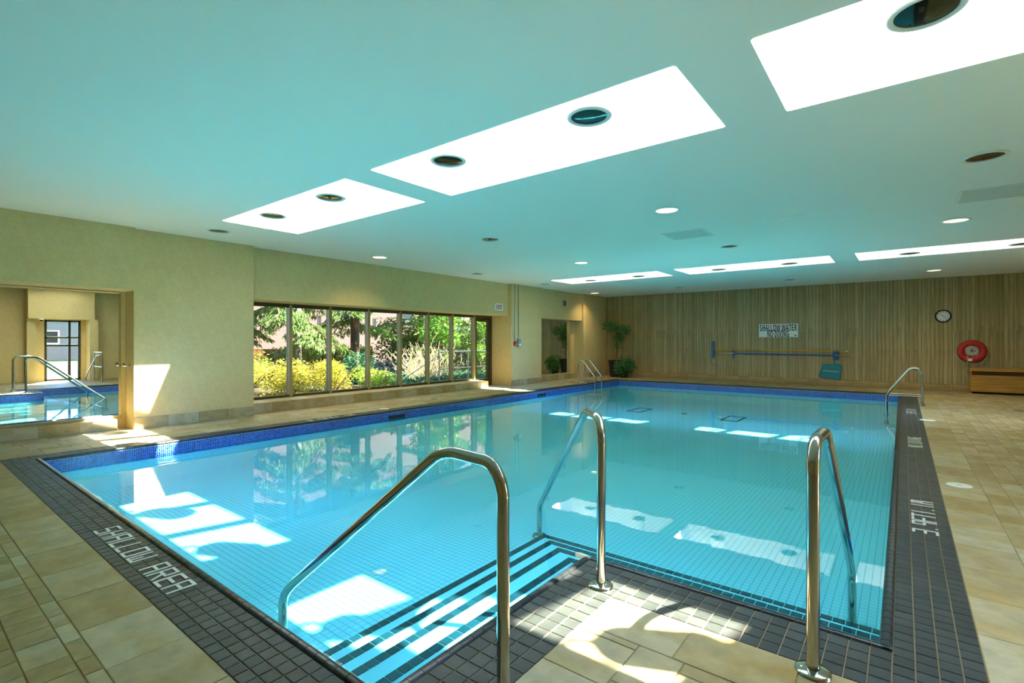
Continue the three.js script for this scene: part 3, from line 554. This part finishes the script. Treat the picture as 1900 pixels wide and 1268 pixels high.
{
  const r = thing('life_ring', 'red life ring hung on the wood wall', 'life ring', [1.425, 1.075, ZF + 0.075]);
  mesh('ring', new THREE.TorusGeometry(0.222, 0.075, 18, 56).scale(1, 1, 0.8), M.red, r);
  const loop = []; for (let i = 0; i <= 20; i++) { const a = Math.PI * (1.0 + i / 20); loop.push([0.31 * Math.cos(a), 0.33 * Math.sin(a) * (1 + 0.1 * Math.abs(Math.sin(2 * a))), 0.0]); }
  mesh('grab_line', tube(loop, 0.008, 60, 8), M.rope, r);
  mesh('name_tag', soft(0.1, 0.06, 0.008, 0.003, -0.05, -0.225, 0.062), M.white, r);
  const co = thing('rope_coil', 'coiled grey throwing rope hanging inside the red life ring', 'rope', [1.425, 1.09, ZF + 0.05]);
  const pts = []; for (let i = 0; i <= 260; i++) { const a = i * 0.42, q = 0.04 + 0.1 * (i / 260) + 0.012 * Math.sin(i * 1.7); pts.push([q * Math.cos(a), q * Math.sin(a), 0.012 * Math.sin(i * 0.9) + 0.015]); }
  mesh('coil', tube(pts, 0.011, 700, 6), M.rope, co);
  mesh('tail', tube([[-0.08, -0.1, 0.02], [-0.09, -0.2, 0.1], [-0.1, -0.36, 0.05], [-0.12, -0.55, 0.01], [-0.1, -0.72, 0.0]], 0.009, 60, 6), M.rope, co);
}
{
  const b = thing('storage_bench', 'long wooden storage bench against the wood wall', 'bench', [1.36, 0, -17.3]);
  const w = 1.85, d = -0.5;
  mesh('top', softBox(-0.02, w, 0.575, 0.655, d, 0.02, 0.008), M.benchWood, b);
  mesh('recess_board', softBox(0.03, w, 0.47, 0.575, d, -0.07, 0.004), M.benchDark, b);
  mesh('front_panel', softBox(0.0, w, 0.055, 0.475, -0.03, 0.0, 0.006), M.benchWood, b);
  mesh('side_panel', softBox(0.0, 0.03, 0.055, 0.575, d, -0.03, 0.006), M.benchWood, b);
  mesh('plinth', softBox(0.05, w, 0, 0.06, d, -0.08, 0.004), M.black, b);
}
{
  const Z = ZF + 0.06;
  const br = thing('pool_brush', 'yellow pole with a flat blue pool brush on its end', 'pool brush', [-5.12, 1.06, Z]);
  mesh('brush_head', soft(0.06, 0.58, 0.05, 0.015, 0.0, -0.01, 0), M.blue, br);
  mesh('bristles', soft(0.035, 0.54, 0.045, 0.01, -0.045, -0.01, 0), M.teal, br);
  mesh('pole', rod([0.03, 0.0, 0], [3.78, -0.02, 0], 0.017, 12), M.yellow, br);
  mesh('tip', rod([3.78, -0.02, 0], [3.83, -0.021, 0], 0.02, 12), M.white, br);
  const hk = thing('rescue_hook', 'blue rescue pole with a curved crook end and orange grip', 'rescue hook', [-5.0, 0.93, Z]);
  mesh('crook', tube([[0.06, 0.0, 0], [-0.1, -0.02, 0], [-0.2, -0.16, 0], [-0.17, -0.36, 0], [0.03, -0.47, 0]], 0.012, 50, 10), M.greyPaint, hk);
  mesh('collar', rod([0.05, 0, 0], [0.55, 0, 0], 0.012, 10), M.white, hk);
  mesh('pole', rod([0.55, 0, 0], [3.4, -0.02, 0], 0.019, 12), M.blue, hk);
  mesh('grip', rod([3.4, -0.02, 0], [3.8, -0.022, 0], 0.019, 12), M.orange, hk);
  mesh('tip', rod([3.8, -0.022, 0], [3.85, -0.022, 0], 0.02, 12), M.white, hk);
  const h1 = tag(mesh('pole_bracket', merge([soft(0.04, 0.33, 0.02, 0.004, -4.48, 0.93, ZF + 0.012), soft(0.03, 0.025, 0.1, 0.004, -4.48, 0.79, ZF + 0.05), soft(0.03, 0.025, 0.1, 0.004, -4.48, 0.895, ZF + 0.05), soft(0.03, 0.025, 0.1, 0.004, -4.48, 1.03, ZF + 0.05)]), M.blue), 'slim blue wall bracket near the brush head holding the poles', 'bracket');
  const h2 = tag(mesh('pole_bracket', merge([soft(0.16, 0.3, 0.03, 0.006, -1.585, 0.92, ZF + 0.016), soft(0.14, 0.07, 0.12, 0.01, -1.585, 1.0, ZF + 0.06), soft(0.14, 0.06, 0.12, 0.01, -1.585, 0.85, ZF + 0.06)]), M.blue), 'wide blue wall bracket over the leaf scoop holding the poles', 'bracket');
  const nt = thing('leaf_scoop', 'teal leaf scoop net hanging below the poles', 'net', [-1.72, 0.62, Z - 0.02]);
  const fr = [[-0.19, 0.0, 0], [0.27, 0.02, 0], [0.24, -0.44, 0.0], [-0.3, -0.35, 0]];
  mesh('handle', rod([0.1, 0.0, 0], [0.1, 0.2, 0], 0.018), M.teal, nt);
  mesh('rim', tube([...fr, fr[0]], 0.016, 60, 8, 0.06), M.teal, nt);
  const sh = new THREE.Shape(fr.map((p) => new THREE.Vector2(p[0], p[1])));
  mesh('netting', new THREE.ExtrudeGeometry(sh, { depth: 0.012, bevelEnabled: true, bevelSize: 0.004, bevelThickness: 0.012, bevelSegments: 2 }).translate(0, 0, -0.006), M.teal, nt);
  mesh('cross_rib', rod([-0.2, -0.17, 0.02], [0.22, -0.2, 0.02], 0.008), M.white, nt);
}
{
  const e = thing('exit_sign', 'white box sign with red letters EXIT over the glazed door', 'sign', [-9.35, 2.34, -11.31], Math.PI / 2);
  mesh('case', soft(0.35, 0.2, 0.05, 0.006, 0, 0, 0.025), M.white, e);
  mesh('lettering', text('EXIT', 0.13, 0.003, 0.27).translate(0, 0, 0.0505), M.redSign, e);
  const f = thing('fire_alarm_pull', 'small red fire alarm pull station below a thin conduit', 'alarm', [-9.217, 1.27, -11.92], Math.PI / 2);
  mesh('box', soft(0.09, 0.13, 0.05, 0.006, 0, 0, 0.025), M.red, f); mesh('handle', soft(0.06, 0.025, 0.012, 0.003, 0, -0.02, 0.056), M.white, f);
  mesh('conduit', rod([0, 0.06, 0.02], [0, CEIL - 1.27, 0.02], 0.009), M.greyPaint, f);
  const g = thing('switch_box', 'grey electrical switch box with a round white dial on the pier', 'switch', [-9.22, 1.29, -12.1], Math.PI / 2);
  mesh('box', soft(0.13, 0.25, 0.07, 0.008, 0, 0, 0.035), M.greyPaint, g); mesh('dial', cyl(0.04, 0.045, 0.02, 0, 0, 0).rotateX(Math.PI / 2).translate(0, -0.06, 0.08), M.white, g);
  mesh('conduit', rod([0, 0.12, 0.025], [0, CEIL - 1.29, 0.025], 0.011), M.greyPaint, g);
  const s = thing('wall_speaker', 'small grey speaker box high above the far mirror', 'speaker', [-9.3, 2.66, -14.83], Math.PI / 2);
  mesh('case', soft(0.13, 0.2, 0.06, 0.008, 0, 0, 0.03), M.greyPaint, s); mesh('grille', soft(0.1, 0.16, 0.006, 0.002, 0, 0, 0.062), M.bronzeDark, s);
  // deck covers
  const lid = (x, z, r, mat, label) => { const t = thing('deck_cover', label, 'cover', [x, 0, z]); mesh('plate', new THREE.LatheGeometry([[0, 0.004], [r - 0.012, 0.004], [r - 0.003, 0.003], [r, 0.0005]].map((p) => new THREE.Vector2(...p)), 36), mat, t); mesh('slot', soft(0.04, 0.002, 0.012, 0.0005, 0, 0.0045, 0), M.greyPaint, t); };
  lid(0.415, -6.25, 0.095, M.white, 'round white cover in the deck between the two depth markings');
  lid(0.33, -11.05, 0.11, M.white, 'round white cover in the deck beside the far depth marking');
  lid(-8.13, -6.28, 0.1, M.white, 'round white cover in the deck opposite the garden windows');
  lid(-8.57, -8.03, 0.07, M.bronzeDark, 'small dark drain in the deck by the garden windows');
  lid(-8.6, -14.2, 0.07, M.bronzeDark, 'small dark drain in the deck by the far mirror');
  lid(1.75, -13.6, 0.09, M.bronzeDark, 'small dark drain in the deck by the wooden bench');
}

{
  const h = thing('towel_hooks', 'small chrome hook rail on the pier beside the large mirror', 'hooks', [-9.42, 0.98, -2.46]);
  mesh('plate', soft(0.13, 0.025, 0.012, 0.004, 0, 0, 0.006), M.chrome, h);
  for (const x of [-0.045, 0, 0.045]) mesh('hook', tube([[x, 0, 0.01], [x, -0.02, 0.045], [x, -0.005, 0.07], [x, 0.03, 0.07]], 0.007, 16, 8), M.chrome, h);
  const f = structure('trim_1', 'slim gold trim strip along the foot of the large mirror', 'trim');
  mesh('strip', softBox(-9.6, -9.57, 0.16, 0.2, -2.4, 2.4), M.bronze, f);
}

// ---------------------------------------------------------------- foliage helpers
function leaves(n, seed, place, size, ratio = 0.5, droop = 0) {
  const r = rng(seed), P = new Float32Array(n * 18), N = new Float32Array(n * 18), o = new THREE.Object3D();
  const v = [V3(), V3(), V3(), V3()], a = V3(), b = V3(), nn = V3();
  for (let i = 0; i < n; i++) {
    const q = place(r), s = size * (0.6 + 0.8 * r());
    if (q.dir) { o.up.set(r() - 0.5, 1, r() - 0.5).normalize(); o.position.copy(q); o.lookAt(V3().copy(q).add(q.dir)); } else { o.position.copy(q); o.rotation.set((r() - 0.5) * 2.2 + droop, r() * 6.283, (r() - 0.5) * 1.6); }
    o.updateMatrix();
    v[0].set(0, 0, 0); v[1].set(s * ratio * 0.5, 0.1 * s, s * 0.45); v[2].set(0, 0, s); v[3].set(-s * ratio * 0.5, 0.1 * s, s * 0.45);
    v.forEach((p) => p.applyMatrix4(o.matrix));
    let k = i * 18;
    for (const [A, B, C] of [[0, 1, 2], [0, 2, 3]]) { nn.copy(a.subVectors(v[B], v[A])).cross(b.subVectors(v[C], v[A])).normalize(); for (const j of [A, B, C]) { P.set([v[j].x, v[j].y, v[j].z], k); N.set([nn.x, nn.y, nn.z], k); k += 3; } }
  }
  const g = new THREE.BufferGeometry();
  g.setAttribute('position', new THREE.BufferAttribute(P, 3)); g.setAttribute('normal', new THREE.BufferAttribute(N, 3)); g.setAttribute('uv', new THREE.BufferAttribute(new Float32Array(n * 12), 2));
  return g;
}
const blob = (cx, cy, cz, rx, ry, rz, shell = 0.45) => (r) => { const u = r() * 2 - 1, t = r() * 6.283, q = Math.sqrt(1 - u * u), k = Math.pow(shell + (1 - shell) * r(), 0.6); return V3(cx + rx * k * q * Math.cos(t), cy + ry * k * u, cz + rz * k * q * Math.sin(t)); };
const blobs = (list) => (r) => { const b = list[Math.floor(r() * list.length)]; return blob(...b)(r); };

// ---------------------------------------------------------------- potted plants
{
  const p = thing('potted_ficus', 'tall slender ficus in a dark pot at the wood wall corner', 'potted plant', [-8.50, 0, -17.2]);
  mesh('pot', new THREE.LatheGeometry([[0, 0], [0.2, 0], [0.21, 0.02], [0.27, 0.55], [0.295, 0.56], [0.3, 0.63], [0.27, 0.63], [0.26, 0.57], [0, 0.57]].map((q) => new THREE.Vector2(...q)), 36), M.pot, p);
  mesh('soil', cyl(0.26, 0.26, 0.02, 0, 0.57, 0), M.soil, p);
  mesh('trunk', merge([tube([[0, 0.56, 0], [0.05, 0.9, 0.02], [0.01, 1.25, -0.02], [0.06, 1.6, 0.02], [0.02, 1.95, 0]], 0.017, 40, 8), tube([[0.05, 1.5, 0], [0.25, 1.65, 0.04], [0.45, 1.85, 0.05]], 0.009, 20, 6), tube([[0.03, 1.4, 0], [-0.2, 1.6, 0.05], [-0.33, 1.85, 0.0]], 0.009, 20, 6)]), M.bark, p);
  mesh('foliage', leaves(1150, 31, blobs([[-0.22, 1.85, 0, 0.36, 0.22, 0.28, 0.1], [0.12, 1.8, 0.05, 0.38, 0.2, 0.28, 0.1], [0.4, 1.74, 0.02, 0.26, 0.2, 0.22, 0.05], [-0.2, 1.97, 0.05, 0.3, 0.14, 0.22, 0.1], [0.15, 1.5, 0, 0.2, 0.2, 0.18, 0.05]]), 0.085, 0.5, 0.5), L.ficus, p);
  mesh('lower_foliage', leaves(130, 33, blobs([[0.1, 1.3, 0, 0.16, 0.12, 0.12], [0.06, 1.15, 0, 0.1, 0.1, 0.1]]), 0.07, 0.5, 0.5), L.ficus, p);
  const b = thing('leafy_plant', 'low bushy green plant beside the dark pot', 'potted plant', [-8.08, 0, -17.0]);
  mesh('pot', new THREE.LatheGeometry([[0, 0], [0.13, 0], [0.18, 0.28], [0.19, 0.3], [0.16, 0.3], [0, 0.27]].map((q) => new THREE.Vector2(...q)), 28), M.pot, b);
  mesh('foliage', leaves(900, 35, blobs([[0, 0.5, 0, 0.36, 0.28, 0.3, 0.1], [0.2, 0.45, 0, 0.26, 0.28, 0.25, 0.1], [-0.05, 0.3, 0.12, 0.27, 0.27, 0.2, 0.1]]), 0.1, 0.5, 0.6), L.ficus, b);
}

// ---------------------------------------------------------------- garden beyond the windows
tag(mesh('garden_ground', slab(-60, XO, -0.4, -0.08, -60, 20), M.earth), 'bare planting soil of the garden outside the windows', 'ground', undefined, 'structure');
tag(mesh('lawn', slab(WALL_R + 0.2, 60, -0.4, -0.06, -40, 40), M.lawn), 'green lawn outside the entrance door', 'lawn', undefined, 'structure');
function shrub(name, label, x, z, rx, ry, rz, mats, n, size, seed, y = -0.1) {
  const t = thing(name, label, 'shrub', [x, y, z], 0, 'flowering shrubs below the windows');
  const b = []; const r = rng(seed); for (let i = 0; i < 9; i++) b.push([(r() - 0.5) * rx * 1.3, i < 3 ? ry * 0.25 : ry * (0.45 + 0.65 * r()), (r() - 0.5) * rz * 1.3, rx * 0.55, ry * 0.55, rz * 0.55]);
  mats.forEach((m, k) => mesh(k ? 'blossom' : 'foliage', leaves(Math.round(n * (k ? 0.09 : 1)), seed + k, blobs(b), size, 0.55), m, t));
  const st = []; for (let i = 0; i < 9; i++) { const a = r() * 6.28; st.push(rod([0.1 * Math.cos(a), 0, 0.1 * Math.sin(a)], [rx * 0.8 * Math.cos(a), ry * 0.95, rz * 0.8 * Math.sin(a)], 0.012, 5)); }
  mesh('stem', merge(st), M.bark, t);
}
shrub('yellow_shrub', 'yellow-green shrub outside the window pane next to the plain pier', -12.9, -5.55, 0.9, 0.62, 0.75, [L.yellow, L.rust], 4200, 0.07, 101);
shrub('yellow_shrub', 'tall yellow-green shrub in front of the pale tree trunk', -13.0, -6.9, 0.9, 0.66, 0.75, [L.yellow, L.rust], 4200, 0.07, 102);
shrub('yellow_shrub', 'yellow shrub with rusty tips seen through the second window pane', -13.0, -8.2, 0.9, 0.7, 0.75, [L.yellow, L.rust], 4200, 0.07, 103);
shrub('yellow_shrub', 'low lime shrub tapering off in front of the thick brown trunk', -12.7, -9.4, 0.75, 0.42, 0.6, [L.lime, L.rust], 3000, 0.07, 104);
shrub('green_shrub', 'dark green shrub beside the thick brown trunk', -14.4, -10.0, 0.7, 0.66, 0.7, [L.ivy], 2200, 0.09, 105);
shrub('lime_shrub', 'lime green bush at the end of the fence by the pale trunk', -14.8, -6.4, 0.7, 0.8, 0.7, [L.lime], 1800, 0.08, 106);
tag(mesh('ivy_ground_cover', leaves(6500, 140, (r) => V3(-11.6 - 3.8 * r(), -0.05 + 0.2 * r(), -9.9 - 5.5 * r()), 0.085, 0.8), L.ivy), 'dark green ivy covering the ground by the stone wall', 'ivy', undefined, 'stuff');
function hedge(label, x, z0, z1, h, d, mat, seed) {
  const t = thing('tall_hedge', label, 'hedge', [x, -0.1, (z0 + z1) / 2]), w = Math.abs(z1 - z0) / 2;
  mesh('foliage', leaves(Math.round(w * h * 1100), seed, (r) => V3((r() - 0.5) * d, h * Math.pow(r(), 0.8) * (0.9 + 0.1 * Math.sin(r() * 9)), (r() - 0.5) * 2 * w), 0.16, 0.5, 0.4), mat, t);
  const st = []; for (let i = 0; i < 8; i++) st.push(rod([0, 0, -w + (i + 0.5) * w / 4], [0.1, h * 0.8, -w + (i + 0.5) * w / 4], 0.03, 6)); mesh('stem', merge(st), M.bark, t);
}
hedge('dark clipped hedge behind the bare bush and railing', -17.8, -23, -13.6, 2.5, 1.0, L.conifer, 151);
hedge('low dark hedge behind the thick brown trunk', -18.2, -13.4, -9.2, 1.25, 0.7, L.conifer, 152);
hedge('shaded evergreen hedge beyond the exit door', -15.6, -21.5, -17.3, 3.4, 0.9, L.conifer, 153);
function conifer(label, x, z, h, r0, bark, mat, seed, boughs, twigs) {
  const t = thing('conifer_tree', label, 'tree', [x, -0.1, z]);
  const r = rng(seed);
  mesh('trunk', tube([[0, 0, 0], [0.03, h * 0.25, 0.02], [-0.02, h * 0.5, 0], [0.02, h, 0]], r0, 30, 12), bark, t);
  const br = [], pts = [];
  for (const [y, az, len, drop] of boughs) {
    const d = V3(Math.cos(az), 0, Math.sin(az)), c = new THREE.QuadraticBezierCurve3(V3(0, y, 0), V3(d.x * len * 0.55, y + 0.18, d.z * len * 0.55), V3(d.x * len, y - drop, d.z * len));
    br.push(new THREE.TubeGeometry(c, 10, 0.022, 5));
    for (let k = 0; k < twigs; k++) { const u = 0.12 + 0.88 * r(), p = c.getPoint(u), s = (r() - 0.5) * 2 * (0.12 + 0.3 * len * (1 - Math.abs(u - 0.55))), lat = V3(-d.z, 0, d.x); pts.push([p.clone().addScaledVector(lat, s).add(V3(0, -0.25 * Math.abs(s) - 0.06 * r(), 0)), lat.multiplyScalar(Math.sign(s)).addScaledVector(d, 0.7).add(V3(0, -0.9 - r() * 0.7, 0)).normalize()]); }
  }
  mesh('bough', merge(br), M.bark, t);
  mesh('foliage', leaves(pts.length * 3, seed + 1, (q) => { const [p, d] = pts[Math.floor(q() * pts.length)], w = V3((q() - 0.5) * 0.12, (q() - 0.5) * 0.1, (q() - 0.5) * 0.12).add(p); w.dir = d.clone().add(V3((q() - 0.5) * 0.9, (q() - 0.5) * 0.5, (q() - 0.5) * 0.9)); return w; }, 0.16, 0.22), mat, t);
}
const fan = (seed, n, y0, y1, l0, l1) => { const r = rng(seed), o = []; for (let i = 0; i < n; i++) o.push([y0 + (y1 - y0) * (i / (n - 1)), r() * 6.28, l0 + (l1 - l0) * r(), 0.25 + 0.35 * r()]); return o; };
conifer('sunlit conifer with a slim pale trunk behind the yellow shrubs', -15.2, -8.4, 7, 0.085, M.barkPale, L.conifer, 201, fan(1, 22, 1.4, 5.5, 1.0, 1.9), 210);
conifer('conifer with a thick brown trunk and drooping boughs', -15.8, -10.9, 8, 0.16, M.bark, L.conifer, 202, fan(2, 20, 2.0, 6, 1.3, 2.4), 210);
conifer('shaded dark conifer with bare lower limbs by the grey canopy', -16.4, -14.6, 8, 0.13, M.bark, L.conifer, 203, fan(3, 26, 1.0, 6.5, 1.4, 2.6), 190);
conifer('sunlit conifer standing left of the pale trunk', -16.0, -5.9, 7, 0.1, M.bark, L.conifer, 204, fan(4, 22, 1.2, 5.5, 1.1, 2.0), 210);
function broadleaf(label, x, z, clumps, seed) {
  const t = thing('leafy_tree', label, 'tree', [x, -0.1, z]);
  mesh('trunk', tube([[0, 0, 0], [0.05, 1.2, 0.03], [-0.05, 2.4, 0.05], [0.1, 4, 0], [0.1, 5.5, 0]], 0.07, 24, 9), M.bark, t);
  mesh('branch', merge(clumps.map(([cx, cy, cz]) => tube([[0, cy - 0.5, 0], [cx * 0.5, cy - 0.1, cz * 0.5], [cx, cy, cz]], 0.018, 14, 5))), M.bark, t);
  mesh('foliage', merge([leaves(clumps.filter((c) => c[1] < 4).length * 420, seed, blobs(clumps.filter((c) => c[1] < 4)), 0.14, 0.55, 0.6), leaves(clumps.filter((c) => c[1] > 4).length * 800, seed + 5, blobs(clumps.filter((c) => c[1] > 4)), 0.2, 0.6, 0.6)]), L.broad, t);
}
broadleaf('bright green leafy tree behind the bare twiggy bush', -14.6, -13.9, [[0.6, 2.2, 0.2, 0.6, 0.5, 0.6], [0.2, 1.75, 0.6, 0.5, 0.4, 0.5], [0.5, 2.7, -0.3, 0.7, 0.5, 0.7], [-0.4, 2.4, 0.3, 0.6, 0.5, 0.6], [0.7, 1.5, 0.0, 0.35, 0.3, 0.4], [0.3, 4.6, 0.4, 1.5, 0.8, 1.5], [-0.4, 5.4, -0.6, 1.5, 0.9, 1.5], [0.6, 6.0, 0.5, 1.3, 0.8, 1.4], [0.2, 4.9, -1.3, 1.3, 0.8, 1.3], [0.5, 5.2, 1.4, 1.3, 0.8, 1.3]], 301);
broadleaf('leafy tree seen through the glass of the exit door', -14.2, -16.4, [[0.4, 2.0, 0.3, 0.6, 0.45, 0.6], [0.7, 1.55, 0.1, 0.4, 0.35, 0.45], [0.2, 2.5, 0, 0.7, 0.5, 0.6], [0.3, 1.0, 0.9, 0.35, 0.3, 0.35], [0.2, 4.6, 0.2, 1.5, 0.8, 1.5], [-0.3, 5.4, -0.8, 1.5, 0.9, 1.5], [0.5, 5.8, 0.6, 1.3, 0.8, 1.4], [0.3, 5.0, -1.5, 1.3, 0.8, 1.3]], 302);
{
  const t = thing('bare_bush', 'tangled bush of pale leafless twigs outside the windows', 'shrub', [-12.9, -0.1, -11.9]);
  const r = rng(77), g = [];
  for (let i = 0; i < 190; i++) { const a = r() * 6.28, e = 0.25 + 1.2 * r(), l = 0.55 + 0.75 * r(), d = V3(Math.cos(a) * Math.cos(e), Math.sin(e), Math.sin(a) * Math.cos(e)), p = V3((r() - 0.5) * 0.9, 0.05, (r() - 0.5) * 1.5), q = p.clone().addScaledVector(d, l * 0.6), s = q.clone().addScaledVector(d, l * 0.45).add(V3((r() - 0.5) * 0.4, (r() - 0.3) * 0.3, (r() - 0.5) * 0.4)); g.push(rod(p.toArray(), q.toArray(), 0.009, 4), rod(q.toArray(), s.toArray(), 0.0065, 4)); for (let k = 0; k < 2; k++) { const w = q.clone().lerp(s, r()); g.push(rod(w.toArray(), w.clone().add(V3((r() - 0.5) * 0.4, r() * 0.25, (r() - 0.5) * 0.4)).toArray(), 0.0045, 4)); } }
  mesh('twigs', merge(g), M.twig, t);
}
{
  const f = thing('wooden_fence', 'orange-brown board fence along the back of the garden', 'fence', [-19, -0.1, 0]);
  const b = soft(0.03, 1.15, 0.135, 0.005, 0, 0.57, 0);
  metric(b);
  const bg = metric(soft(0.03, 1.15, 0.135, 0.005, 0, 0.57, 0)); for (let i = 0; i < 40; i++) mesh('fence_board', bg, M.fence[(i * 7) % 3], f).position.z = -8.5 - i * 0.14;
  mesh('rail', merge([slab(-0.05, -0.015, 0.2, 0.28, -14.1, -8.4), slab(-0.05, -0.015, 0.9, 0.98, -14.1, -8.4)]), M.fence[1], f);
  const w = thing('stone_wall', 'low rough grey stone retaining wall in the garden', 'wall', [-16.6, -0.1, -11.2]);
  const r = rng(61);
  for (let row = 0; row < 3; row++) for (let k = 0; k < 9; k++) { const g = new THREE.IcosahedronGeometry(0.17, 1), p = g.attributes.position; for (let i = 0; i < p.count; i++) { const h = 0.85 + 0.3 * (Math.sin(p.getX(i) * 37 + k * 3 + row) * 0.5 + 0.5); p.setXYZ(i, p.getX(i) * h * 0.8, p.getY(i) * h * 0.75, p.getZ(i) * h * 1.25); } g.computeVertexNormals(); mesh('stone', metric(g), M.rock[Math.floor(r() * 3)], w).position.set((r() - 0.5) * 0.1, 0.1 + row * 0.21, -k * 0.38 - (row % 2) * 0.19); }
}
{
  const b = thing('neighbour_building', 'pink-beige building with slit windows behind the garden trees', 'building', [-25, -0.1, -20]);
  mesh('wall', slab(-4, 0, 0, 7, -14, 12.5), M.facade, b);
  for (const [y, z] of [[2.35, 8.5], [2.35, 5.0], [2.35, 1.4], [2.35, -3]]) { const w = mesh('window', merge([slab(-0.02, 0.02, y - 0.45, y + 0.45, z - 0.12, z - 0.08), slab(-0.02, 0.02, y - 0.45, y + 0.45, z + 0.08, z + 0.12)]), M.bronzeDark, b); mesh('pane', slab(-0.01, 0.012, y - 0.45, y + 0.45, z - 0.08, z + 0.08), M.black, w); }
  for (const z of [3.2, -1.0, -5.5]) { const w = mesh('bay_window', slab(-0.05, 0.12, 2.6, 4.6, z - 0.6, z + 0.6), M.facadeGrey, b); mesh('pane', slab(0.1, 0.13, 2.75, 4.45, z - 0.5, z + 0.5), M.black, w); }
  mesh('canopy', slab(0, 1.6, 2.1, 2.45, -9, -3.5), M.facadeGrey, b);
  const rr = thing('landing_railing', 'cream metal railing of the landing outside the exit door', 'railing', [-11.6, 0, -11.1]);
  for (const z of [0, -1.35, -2.5]) mesh('post', rod([0, -0.08, z], [0, 1.0, z], 0.022), M.railPaint, rr);
  mesh('rail', rod([0, 1.0, 0.02], [0, 1.0, -2.52], 0.024), M.railPaint, rr); mesh('rail', rod([0, 0.46, 0], [0, 0.46, -2.5], 0.02), M.railPaint, rr);
  mesh('sloping_rail', rod([0, 0.9, 0.0], [-0.1, 0.2, 1.4], 0.02), M.railPaint, rr); mesh('sloping_rail', rod([0, 0.4, 0.0], [-0.1, -0.08, 0.95], 0.02), M.railPaint, rr);
  tag(mesh('door_landing', softBox(-12.6, XO, -0.08, -0.01, -13.8, -11.0, 0.01), M.rock[2]), 'concrete landing slab outside the exit door', 'landing', undefined, 'structure');
  const h = thing('grey_house', 'grey house across the lawn outside the entrance', 'building', [30, -0.06, -9]);
  mesh('wall', slab(0, 5, 0, 3.4, -8, 8), M.facadeGrey, h);
  const w = mesh('window', slab(-0.03, 0.02, 1.2, 2.2, 0.4, 2.0), M.white, h); mesh('pane', slab(-0.05, -0.02, 1.28, 2.12, 0.5, 1.9), M.black, w);
  mesh('roof', slab(-0.4, 5.4, 3.4, 3.6, -8.4, 8.4), M.roof, h);
}

renderer.render(scene, camera);
